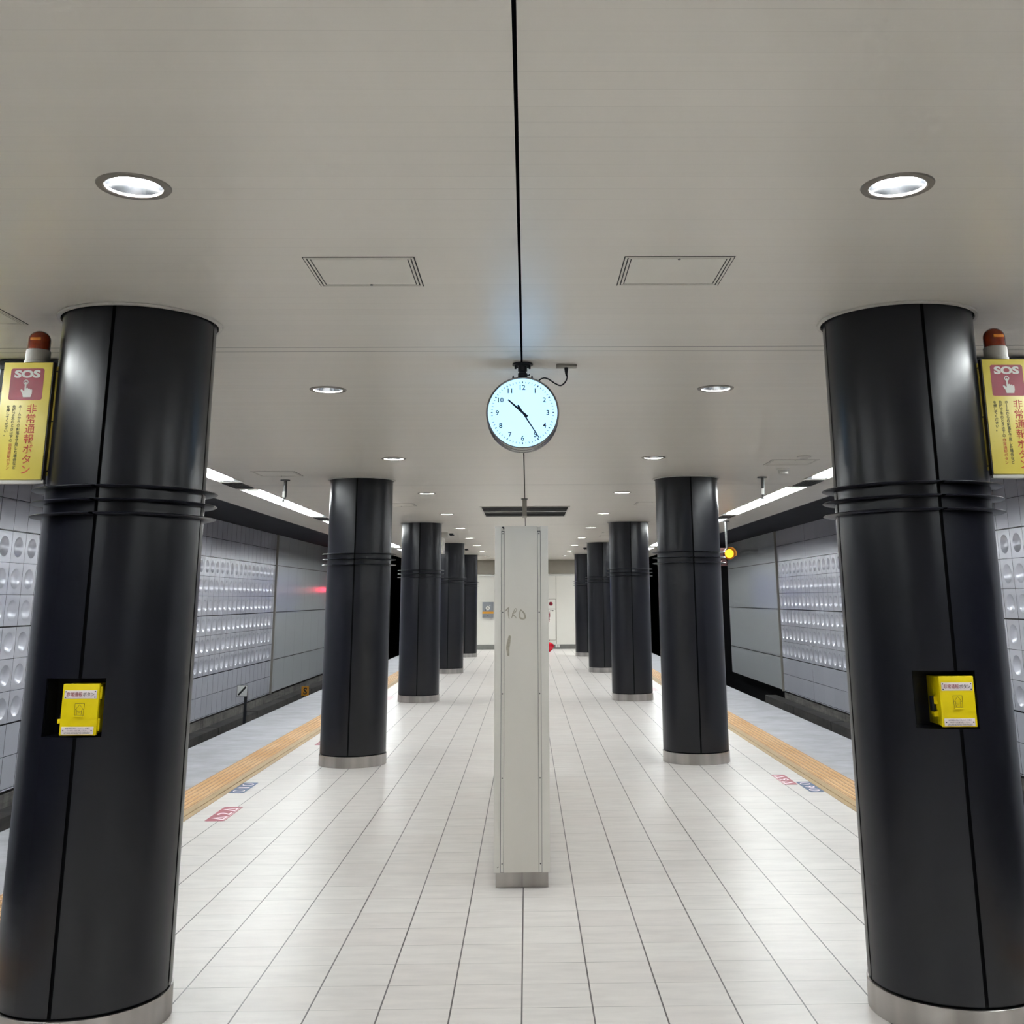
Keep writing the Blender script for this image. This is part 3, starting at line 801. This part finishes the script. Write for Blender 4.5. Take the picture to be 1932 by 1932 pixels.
# ---------------------------------------------------------------- large air vent
r = thing('ceiling_vent', 'wide black louvred air vent with white frame over the cream partition', 'vent', (0, 0, ZC))
vx0, vx1, vy0, vy1 = -.634, .634, 15.73, 17.60
bm = NB(); box(bm, vx0, vx1, vy0, vy1, -.002, 0); obj('opening', bm, M['black'], r, smooth=False)
bm = NB(); f = .022
box(bm, vx0-f, vx0, vy0-f, vy1+f, -.010, 0); box(bm, vx1, vx1+f, vy0-f, vy1+f, -.010, 0); box(bm, vx0, vx1, vy0-f, vy0, -.010, 0); box(bm, vx0, vx1, vy1, vy1+f, -.010, 0)
ym = (vy0+vy1)/2-.02; box(bm, vx0, vx1, ym-.03, ym+.03, -.010, -.002); obj('frame', bm, M['trim'], r, smooth=False)
bm = NB(); n = 84
for k in range(n):
    x = vx0+(k+.5)*(vx1-vx0)/n; box(bm, x-.0016, x+.0016, vy0, vy1, -.008, -.002)
for y in (vy0+.42, vy1-.42): box(bm, vx0, vx1, y-.02, y+.02, -.0095, -.003)
obj('louvre', bm, M['darkslat'], r, smooth=False)

# ---------------------------------------------------------------- clock
CY = 5.89; CZ = 2.684; CX = .0045
r = thing('station_clock', 'round backlit double-sided clock hanging from the ceiling, showing 10:24', 'clock', (CX, CY, CZ))
bm = NB(); lathe(bm, [(.192, .004), (.193, -.004), (.199, -.006), (.2035, 0), (.2035, .010), (.2005, .013), (.2005, .075), (.2035, .078), (.2035, .090), (.2005, .093), (.2005, .155), (.2035, .158), (.2035, .168), (.199, .174), (.193, .172), (.192, .164)], 96, 'y')
obj('case', bm, M['chrome'], r, 'grey metal drum case')
for nm, y, s in (('clock_face', 0, 1), ('rear_face', .166, -1)):
    bm = NB(); lathe(bm, [(0, y), (.193, y), (.193, y+.004*s), (0, y+.004*s)], 64, 'y'); obj(nm, bm, M['clockface'], r, 'glowing pale blue-white face')
RF = .190; f = -.0015
bm = NB()
for k in range(60):
    a = 2*PI*k/60; u = Vector((math.sin(a), 0, math.cos(a))); v = Vector((math.cos(a), 0, -math.sin(a))); w5 = k % 5 == 0
    hw_ = .0030 if w5 else .0015; r0, r1 = .872*RF, (.926 if w5 else .924)*RF
    poly(bm, [tuple(u*r0-v*hw_+Vector((0, f, 0))), tuple(u*r0+v*hw_+Vector((0, f, 0))), tuple(u*r1+v*hw_+Vector((0, f, 0))), tuple(u*r1-v*hw_+Vector((0, f, 0)))], (0, .0006, 0))
obj('minute_marks', bm, M['clockink'], r, smooth=False)
for k in range(1, 13):
    a = 2*PI*k/12
    text(str(k), 0, .0285, M['clockink'], r, (.738*RF*math.sin(a), f, .750*RF*math.cos(a)), (1, 0, 0), (0, 0, 1), name='numeral', bold=.018)
def hand(name, ang, tip, tail, w0, w1, y):
    u = Vector((math.sin(ang), 0, math.cos(ang))); v = Vector((math.cos(ang), 0, -math.sin(ang))); o_ = Vector((0, y, 0)); bm = NB()
    poly(bm, [tuple(o_-u*tail-v*w0), tuple(o_-u*tail+v*w0), tuple(o_+v*w0*.9), tuple(o_+u*tip+v*w1), tuple(o_+u*tip-v*w1), tuple(o_-v*w0*.9)], (0, .001, 0))
    obj(name, bm, M['clockink'], r, smooth=False)
hand('hour_hand', math.radians(311.8), .57*RF, .19*RF, .0072, .0042, -.006)
hand('minute_hand', math.radians(147.2), .89*RF, .26*RF, .0052, .0026, -.009)
bm = NB(); cyl(bm, (0, 0, 0), .004, -.012, -.001, 16, 'y'); obj('hub', bm, M['clockink'], r)
bm = NB(); zt = ZC-CZ; yc = .084
lathe(bm, [(0, zt-.001), (.058, zt-.001), (.058, zt-.010), (.046, zt-.014), (.026, zt-.016), (.026, zt-.044), (.020, zt-.048), (.020, zt-.054), (.026, zt-.056), (.027, zt-.078), (.030, zt-.098), (0, zt-.098)], 40, 'z', (0, yc, 0))
obj('ceiling_mount', bm, M['blackp'], r, 'black ceiling mount')
for x, z0, z1, rr in ((-.040, zt-.035, zt-.012, .006), (.040, zt-.035, zt-.012, .006), (-.030, zt-.030, zt-.012, .004), (.030, zt-.03, zt-.012, .004)): obj('bolt', cyl(NB(), (x, yc-.02, 0), rr, z0, z1, 10), M['blackp'], r)
for x in (-.053, .053): obj('lug', lathe(NB(), [(.006, .188), (.005, .204), (.003, .212), (0, .214)], 10, 'z', (x, yc-.03, .008)), M['blackp'], r)
bm = NB(); tube(bm, [(.026, yc, zt-.066), (.038, yc, zt-.066)], .003, 8); cyl(bm, (0, yc, zt-.066), .006, .036, .041, 10, 'x')
obj('locking_screw', bm, M['blackp'], r)
r2_ = thing('power_outlet', 'small grey ceiling plate with the black clock cable plugged into it', 'outlet', (.255, 6.02, ZC))
bm = NB(); box(bm, -.058, .060, -.028, .028, -.014, 0, .003); obj('plate', bm, M['beige'], r2_)
bm = NB(); lathe(bm, [(0, -.014), (.012, -.014), (.011, -.026), (.007, -.050), (.004, -.064), (0, -.064)], 16); obj('plug', bm, M['blackp'], r2_)
cb = [(.258, 6.02, ZC-.055), (.259, 6.01, 2.905), (.246, 6.0, 2.876), (.221, 6.0, 2.858), (.190, 6.0, 2.870), (.154, 5.995, 2.893), (.128, 5.99, 2.900), (.103, 5.98, 2.888), (.096, 5.975, 2.872)]
bm = NB(); tube(bm, smooth_path(cb), .0042, 8)
o = obj('power_cable', bm, M['blackp']); tag(o, 'curved black cable from the ceiling outlet to the round clock', 'cable')

# ---------------------------------------------------------------- cream partition in the middle of the platform
px0, px1, py0, py1, pb, pt = -.1785, .162, 7.0, 10.95, .088, 2.134
r = thing('partition', 'tall cream steel partition standing end-on in the middle of the platform', 'partition', ((px0+px1)/2, py0, 0))
hwp = (px1-px0)/2; L = py1-py0
bm = NB(); box(bm, -hwp+.004, hwp-.004, .008, L, pb, pt-.004); obj('body', bm, M['cream'], r, smooth=False)
cL, cR = -.1275+.00825, .1035+.00825
gp = .0022
bm = NB(); box(bm, cL+.0105, cR-.0105, 0, .012, pb+.001, pt, .001); obj('front_panel', bm, M['cream'], r)
for a, b_ in ((-hwp, cL-.0105), (cR+.0105, hwp)):
    bm = NB(); box(bm, a, b_, 0, .012, pb, pt, .0015); box(bm, a if a < 0 else b_-.003, a+.003 if a < 0 else b_, .012, .05, pb, pt); obj('corner_post', bm, M['cream2'], r)
for cx in (cL, cR):
    bm = NB(); box(bm, cx-.0103, cx+.0103, .007, .0082, pb, pt-.03); obj('channel_gap', bm, M['rod'], r, smooth=False)
    bm = NB(); box(bm, cx-.0103+gp, cx+.0103-gp, .0025, .009, pb+.002, pt-.035); ch = obj('channel', bm, M['cream2'], r, smooth=False)
    for z in (2.086, 1.596, 1.107, .617, .137):
        bm = NB(); cyl(bm, (cx, 0, z), .0042, .0005, .003, 10, 'y'); obj('screw', bm, M['rod'], ch)
bm = NB(); box(bm, cL-.006, cL+.006, -.001, .004, pt-.012, pt-.003, .001); box(bm, cL+.001, cL+.009, -.001, .004, pt-.02, pt-.008, .001); obj('chipped_corner', bm, M['blackp'], r)
bm = NB(); box(bm, -hwp+.012, hwp-.012, .03, L-.03, 0, pb+.001); obj('plinth', bm, M['plinth'] if 'plinth' in M else M['steel'], r, 'grey steel plinth', smooth=False)
bm = NB(); box(bm, .0, .0025, .0285, .0302, .001, pb-.002); obj('seam_reflection', bm, M['rod'], r, smooth=False)  # reflection of the floor seam, painted as a dark strip on the plinth
# scribbled marks
ox = (px0+px1)/2
def stroke(bm, pts, w_, y=-.0007):
    pts = smooth_path([(p[0], y, p[1]) for p in pts], 5)
    L_, R_ = [], []
    for i, p in enumerate(pts):
        t = (pts[min(i+1, len(pts)-1)]-pts[max(i-1, 0)]).normalized(); nrm = Vector((-t.z, 0, t.x)); ww = w_*(.55+.45*math.sin(PI*i/(len(pts)-1)))
        L_.append(p+nrm*ww); R_.append(p-nrm*ww)
    for i in range(len(pts)-1):
        bm.faces.new([bm.verts.new(q) for q in (L_[i], L_[i+1], R_[i+1], R_[i])])
s_ = .1139; px = lambda x, y: ((-.1785+(880+x*s_-932.6)*.003383)-ox, 1.614-((1050+y*s_)-1150)*.0033)
bm = NB()
stroke(bm, [px(640, 905), px(665, 870), px(700, 845)], .0036); stroke(bm, [px(690, 850), px(688, 930), px(700, 1030)], .0038)
stroke(bm, [px(800, 860), px(770, 930), px(740, 1020)], .0034); stroke(bm, [px(795, 860), px(825, 880), px(790, 930), px(755, 950), px(790, 985), px(822, 1020)], .0032)
stroke(bm, [px(890, 880), px(872, 950), px(880, 1015), px(930, 1030), px(962, 1010), px(950, 950), px(915, 905), px(885, 880)], .0055)
stroke(bm, [px(545, 915), px(570, 885)], .0014)
obj('scribble', bm, M['grime'], r, 'faint brown handwritten letters TRO', smooth=False)
bm = NB(); stroke(bm, [px(712, 1300), px(695, 1400), px(680, 1500), px(690, 1625)], .011); obj('smear', bm, M['grime'], r, 'brown smear', smooth=False)
for a, z in ((-.155, .118), (-.148, .121)): obj('paint_chip', cyl(NB(), (a-ox-.0, 0, z), .0022, -.001, .001, 8, 'y'), M['rod'], r)

# ---------------------------------------------------------------- edge-on hanging sign beside the vent
r = thing('hanging_sign', 'beige hanging sign seen edge-on in front of the black ceiling vent', 'sign', (-.004, 14.51, ZC))
bm = NB(); box(bm, -.043, .043, -.06, .06, -.012, 0, .003); obj('ceiling_flange', bm, M['rod'], r)
bm = NB(); box(bm, -.029, .031, 0, .14, -.245, -.012, .004); obj('sign_box', bm, M['beige'], r)
bm = NB(); box(bm, -.033, .034, -.008, .02, -.240, -.225, .003); obj('end_cap', bm, M['trim'], r)
bm = NB(); box(bm, -.060, .060, .05, .08, -.155, -.148); cyl(bm, (.022, 0, -.04), .004, -.004, .002, 8, 'y'); obj('bracket', bm, M['rod'], r)

r = thing('hanging_sign', 'beige sign panel hung beside the third left column, seen edge-on', 'sign', (-1.66, 22.0, ZC))
bm = NB(); box(bm, -.10, .10, -.1, .1, -.10, 0, .004); obj('ceiling_box', bm, M['trim'], r)
bm = NB(); box(bm, -.07, .0, -.03, .5, -.40, -.10, .004); obj('sign_panel', bm, M['cream2'], r)
for i, (x, y, lab) in enumerate(((-1.52, 22.3, 'tiny black ceiling sensor beside the edge-on sign at the third left column'), (-1.595, 29.27, 'tiny black ceiling sensor beside the farthest left column'), (1.57, 29.02, 'tiny black ceiling sensor beside the farthest right column'))):
    bm = NB(); lathe(bm, [(0, 0), (.045, 0), (.042, -.03), (.02, -.05), (0, -.05)], 14); box(bm, -.02, .06, -.015, .015, -.045, -.025)
    o = obj('ceiling_sensor', bm, M['blackp']); o.location = (x, y, ZC); tag(o, lab, 'sensor')

# ---------------------------------------------------------------- drop rods near the strip lights
for sx, x, y in ((-1, -2.665, 12.04), (1, 2.652, 11.96)):
    r = thing('drop_rod', 'grey ceiling drop rod with white sleeve in front of the %s strip light' % ('left' if sx < 0 else 'right'), 'ceiling rod', (x, y, ZC))
    bm = NB(); lathe(bm, [(0, 0), (.054, 0), (.052, -.010), (0, -.010)], 24); obj('ceiling_flange', bm, M['rod'], r)
    bm = NB(); cyl(bm, (.004, 0, 0), .019, -.19, -.01, 16); tube(bm, [(.016, 0, -.02), (.015, 0, -.13), (.012, 0, -.19), (.0, 0, -.21)], .006, 8); obj('pipe', bm, M['rod'], r)
    bm = NB(); box(bm, -.020, .010, -.022, .010, -.195, -.128, .003); obj('sleeve', bm, M['white'], r, 'white sleeve')
    bm = NB(); lathe(bm, [(0, -.195), (.015, -.195), (.013, -.215), (0, -.218)], 16); box(bm, -.024, .004, -.012, .012, -.243, -.222, .003); box(bm, -.005, .003, -.004, .004, -.224, -.214)
    obj('joint', bm, M['rod'], r)
for x, y, lab, k in ((2.671, 10.169, 'flat round white detector on the ceiling, nearer than the right square hatch', 0), (2.70, 11.16, 'round white detector with a drum cover beside the right drop rod', 1)):
    r = thing('smoke_detector', lab, 'smoke detector', (x, y, ZC))
    bm = NB(); lathe(bm, [(0, 0), (.066, 0), (.066, -.010), (.055, -.016), (0, -.016)], 32); obj('base', bm, M['trim'], r)
    if k: bm = NB(); lathe(bm, [(.054, -.016), (.054, -.034), (.05, -.038), (.052, -.046), (.048, -.058), (0, -.060)], 32); obj('sensor_head', bm, M['trim'], r)
    else: bm = NB(); lathe(bm, [(.04, -.016), (.034, -.026), (0, -.028)], 32); obj('sensor_head', bm, M['trim'], r)

# ---------------------------------------------------------------- departure signal, right
r = thing('signal_lamp', 'round glowing yellow signal lamp on a pole behind the second right column', 'signal lamp', (3.52, 19.04, ZC))
bm = NB(); cyl(bm, (0, 0, 0), .07, -.012, 0, 20); cyl(bm, (0, 0, 0), .021, -.50, -.012, 14); obj('pole', bm, M['rod'], r)
zs = 2.420-ZC
bm = NB(); lathe(bm, [(0, .02), (.074, .02), (.070, .012), (0, .004)], 28, 'y', (.042, 0, zs)); obj('lens', bm, M['siggreen'], r, 'glowing yellow lens')
bm = NB(); lathe(bm, [(.076, .26), (.104, .24), (.104, .03), (.100, .03), (.076, .05)], 32, 'y', (.042, 0, zs)); lathe(bm, [(.106, -.12), (.103, -.12), (.101, .03), (.104, .03)], 20, 'y', (.042, 0, zs), -.15*PI, 1.15*PI); obj('hood', bm, M['purple'], r)
bm = NB(); box(bm, -.17, .0, .10, .30, zs-.11, zs+.10, .01); cyl(bm, (-.05, 0, zs-.15), .05, .02, .12, 16, 'y'); box(bm, -.14, .0, .0, .10, zs-.21, zs-.19); obj('housing', bm, M['purple'], r)
# red signal by the left track and blue lamps in the tunnels
r = thing('signal_lamp', 'red track signal lamp close to the left tunnel wall behind the second column', 'signal lamp', (-6.72, 39.0, 0))
bm = NB(); cyl(bm, (0, 0, 0), .04, -1.6, 1.9, 12); box(bm, -.14, .14, 0, .2, 1.78, 2.35, .02); obj('post', bm, M['blackp'], r)
bm = NB(); lathe(bm, [(0, -.02), (.08, -.02), (.08, .005), (0, .005)], 20, 'y', (0, 0, 2.02)); obj('lens', bm, M['sigred'], r, 'glowing red lens')
for sx, side in ((-1, 'left'), (1, 'right')):
    r = thing('blue_lamp', 'blue tunnel lamp hidden behind the %s columns at the platform end' % side, 'lamp', (sx*5.62, 40.0, 1.9))
    bm = NB(); box(bm, -.05, .05, .02, .12, -3.5, .75, .01); obj('post', bm, M['blackp'], r)
    bm = NB(); xa = sorted((sx*.13, sx*.15)); box(bm, xa[0], xa[1], -.9, .02, -.65, .75); box(bm, -.14, .14, -.5, .02, .74, .76); obj('added_visor', bm, M['blackp'], r, smooth=False)  # unseen visor plates added to keep the blue light off the wall
    bm = NB(); box(bm, -.10, .10, -.02, .02, -.6, .7, .01); obj('lamp_panel', bm, M['blueglow'], r, 'glowing blue panel')

# ---------------------------------------------------------------- trackside signs, left
r = thing('track_sign', 'small white square sign with black diagonal bar on a black post by the left wall', 'sign', (-6.0, 24.2, 0))
bm = NB(); box(bm, -.03, .03, .02, .06, -1.6, -.24); obj('post', bm, M['blackp'], r, smooth=False)
o_ = -.075
bm = NB(); box(bm, o_-.105, o_+.105, 0, .015, -.315, -.095, .003); obj('sign_plate', bm, M['signwhite'], r)
bm = NB(); box(bm, o_-.112, o_+.112, .004, .014, -.322, -.088); obj('dark_rim', bm, M['rod'], r, smooth=False)
bm = NB(); d = .085; w_ = .021
poly(bm, [(o_-d-.0+w_, -.001, -.205-d-w_+.01), (o_+d+.0, -.001, -.205+d-2*w_+.02), (o_+d-w_, -.001, -.205+d+.012), (o_-d-.005, -.001, -.205-d+w_-.006)], (0, .001, 0)); obj('diagonal_bar', bm, M['ink2'], r, smooth=False)
r = thing('track_sign', 'small orange trackside sign with black letter S beside the left kerb', 'sign', (-6.0, 30.6, 0))
bm = NB(); box(bm, -.06, -.02, .02, .06, -1.6, -.80); obj('post', bm, M['blackp'], r, smooth=False)
bm = NB(); box(bm, -.09, .11, 0, .015, -.845, -.60, .003); obj('sign_plate', bm, M['orangesign'], r)
text('S', .10, .18, M['ink2'], r, (.012, -.001, -.72), (1, 0, 0), (0, 0, 1), bold=.03)

# ---------------------------------------------------------------- station name sign behind the left alarm sign
for sx, side in ((-1, 'left'), (1, 'right')):
    r = thing('name_sign', ('grey station name sign with dark frame behind the left SOS sign' if sx < 0 else 'dark-framed hanging sign behind the right SOS sign'), 'sign', (0, 5.80, 0))
    xi, xo = (-2.30, -3.70)
    X = sorted((sx*abs(xi), sx*abs(xo)))
    if sx < 0:
        bm = NB(); box(bm, X[0], X[1], 0, .12, 2.922, 2.968); obj('frame', bm, M['blackp'], r, smooth=False)
        bm = NB(); box(bm, X[0], -2.86, .01, .11, 2.795, 2.925); obj('sign_face', bm, M['signgrey'], r, smooth=False)
        text('設', .085, .092, M['ink2'], r, (-2.912, .008, 2.868), (1, 0, 0), (0, 0, 1), bold=.01)
        text('T', .02, .026, M['ink2'], r, (-2.893, .008, 2.812), (1, 0, 0), (0, 0, 1))
        bm = NB(); box(bm, X[0], -2.88, -.06, .0, 2.66, 2.765); ad = obj('lit_panel', bm, M['adlit'], r, 'glowing yellow panel', smooth=False)
        bm = NB(); box(bm, -2.95, -2.884, -.062, -.060, 2.715, 2.745); obj('red_print', bm, M['adred'], ad, smooth=False)
    else:
        bm = NB(); box(bm, X[0], X[1], 0, .12, 2.927, 2.968); obj('frame', bm, M['blackp'], r, smooth=False)
        bm = NB(); box(bm, 2.95, X[1], .01, .11, 2.795, 2.93); obj('sign_face', bm, M['signgrey'], r, smooth=False)

# ---------------------------------------------------------------- floor stickers
def sticker(x0, x1, y0, y1, col, sx, glyph, digit, lab, faded=False):
    r = thing('floor_sticker', lab, 'floor marking', ((x0+x1)/2, (y0+y1)/2, 0), 'door number stickers on the floor')
    W, L = x1-x0, y1-y0
    bm = NB(); poly(bm, [(a, b_, .0006) for a, b_ in rrect(W, L, .02)], (0, 0, .0006)); obj('sticker_base', bm, M[col], r, smooth=False)
    if faded: return r
    up = Vector((sx, 0, 0)); right = Vector((0, -sx, 0)); z = Vector((0, 0, .0016))
    g = L*.28; hh = W*.37
    bm = NB()
    for k in (-1, 1):
        c = right*(k*L*.30)+z
        if glyph == 'o':
            n = 24; ro, ri = 1.0, .62
            O = [c+right*(g*.40*math.cos(2*PI*i/n))+up*(hh*math.sin(2*PI*i/n)) for i in range(n)]
            I = [c+right*(g*.40*ri*math.cos(2*PI*i/n))+up*(hh*.82*math.sin(2*PI*i/n)) for i in range(n)]
        else:
            n = 3; tri = [(-.46, -1), (.46, -1), (0, 1)]; tin = [(-.22, -.76), (.22, -.76), (0, .36)]
            O = [c+right*(g*a)+up*(hh*b_) for a, b_ in tri]; I = [c+right*(g*a)+up*(hh*b_) for a, b_ in tin]
        OV = [bm.verts.new(p) for p in O]; IV = [bm.verts.new(p) for p in I]
        for i in range(n): bm.faces.new((OV[i], OV[(i+1) % n], IV[(i+1) % n], IV[i]))
    if glyph == 'd':
        c = up*(-W*.43)+z; bm.faces.new([bm.verts.new(c+right*a+up*b_) for a, b_ in ((-L*.45, -.002), (L*.45, -.002), (L*.45, .002), (-L*.45, .002))])
    obj('outline_shapes', bm, M['markwhite'], r, smooth=False)
    text(digit, g*(.35 if digit == '1' else .62), W*.70, M['markwhite'], r, tuple(z), tuple(right), tuple(up), name='numeral', bold=.015)
    return r
sticker(-2.510, -2.352, 9.11, 9.70, 'markred', -1, 'd', '2', 'red floor sticker with 2 between triangles, beside the left tactile strip')
sticker(-2.662, -2.520, 10.365, 10.925, 'markblue', -1, 'o', '1', 'blue floor sticker with 1 between circles, beside the left tactile strip')
sticker(-2.510, -2.352, 13.6, 14.2, 'markred', -1, 'd', '2', 'red floor sticker half hidden behind the left side of the second left column')
sticker(2.392, 2.520, 10.548, 11.112, 'markred', 1, 'd', '9', 'red floor sticker with 9 between triangles, beside the right tactile strip')
sticker(2.531, 2.660, 10.150, 10.702, 'markblue', 1, 'o', '9', 'blue floor sticker with 9 between circles, beside the right tactile strip')
sticker(2.33, 2.47, 20.9, 21.6, 'markfaded', 1, 'd', '2', 'faded pink floor sticker between the second and third right columns', True)
sticker(-2.47, -2.33, 19.4, 20.1, 'markfaded', -1, 'd', '2', 'faded pink floor sticker between the second and third left columns', True)

# ---------------------------------------------------------------- things on and by the far wall
yw = Y1
r = thing('wall_cabinet', 'grey wall cabinet with orange stripe on the far end wall', 'cabinet', (-1.31, yw, 1.05))
bm = NB(); box(bm, -.19, .19, -.08, -.001, 0, .515, .008); obj('case', bm, M['greycab'], r)
bm = NB(); box(bm, -.155, .155, -.094, -.081, .035, .475, .004); dr = obj('door', bm, M['greycab'], r)
bm = NB(); lathe(bm, [(0, -.1), (.07, -.1), (.07, -.095), (0, -.095)], 24, 'y', (-.005, 0, .315)); obj('dial', bm, M['cream'], dr, 'round beige dial')
bm = NB(); lathe(bm, [(.018, -.102), (.030, -.102), (.03, -.1)], 16, 'y', (-.005, 0, .305)); box(bm, -.105, -.085, -.104, -.094, .22, .28); box(bm, -.03, .02, -.1, -.094, .05, .065); obj('handle', bm, M['blackp'], dr)
bm = NB(); box(bm, .05, .08, -.098, -.094, .385, .42); obj('tag', bm, M['white'], dr)
bm = NB(); box(bm, -.192, .192, -.096, -.06, .13, .20); obj('orange_band', bm, M['orange'], r, 'orange stripe', smooth=False)
r = thing('fire_hose_cabinet', 'cream fire hose cabinet in the far wall with round red lamp and red lettering', 'cabinet', (.70, yw, .29))
bm = NB(); box(bm, -.32, .32, -.02, -.001, 0, 1.37); obj('frame', bm, M['farwall2'], r, smooth=False)
bm = NB(); box(bm, -.305, .305, -.03, -.02, .015, 1.02, .003); dr = obj('door', bm, M['farwall'], r)
bm = NB(); box(bm, -.305, .305, -.03, -.02, 1.035, 1.355, .003); obj('upper_panel', bm, M['farwall'], r)
bm = NB(); lathe(bm, [(0, -.10), (.03, -.098), (.055, -.07), (.066, -.03), (0, -.03)], 24, 'y', (.145, 0, 1.205)); obj('alarm_lamp', bm, M['red'], r, 'round dark red lamp')
text('消火栓', .12, .36, M['red'], dr, (.06, -.032, .77), (1, 0, 0), (0, 0, 1), space=1.0, bold=.05, label='red writing')
text('● ●', .11, .04, M['ink2'], dr, (.18, -.032, .975), (1, 0, 0), (0, 0, 1))
r = thing('wall_outlet', 'small white socket low on the far wall skirting, right of the red object', 'outlet', (1.064, yw-.031, .055))
for a in (-.07, .005): obj('cover', box(NB(), a, a+.065, -.02, 0, 0, .11, .004), M['white'], r)
r = thing('red_container', 'glossy red rounded object on the floor, half hidden by the cream partition', 'container', (.70, 36.0, 0))
bm = NB(); lathe(bm, [(0, 0), (.06, .0), (.13, .05), (.185, .12), (.20, .18), (.18, .245), (.12, .29), (.04, .31), (0, .31)], 32); obj('body', bm, M['redgloss'], r)
bm = NB(); cyl(bm, (0, 0, 0), .02, .30, .36, 12); box(bm, -.05, .05, -.01, .01, .345, .375, .004); obj('handle', bm, M['blackp'], r)
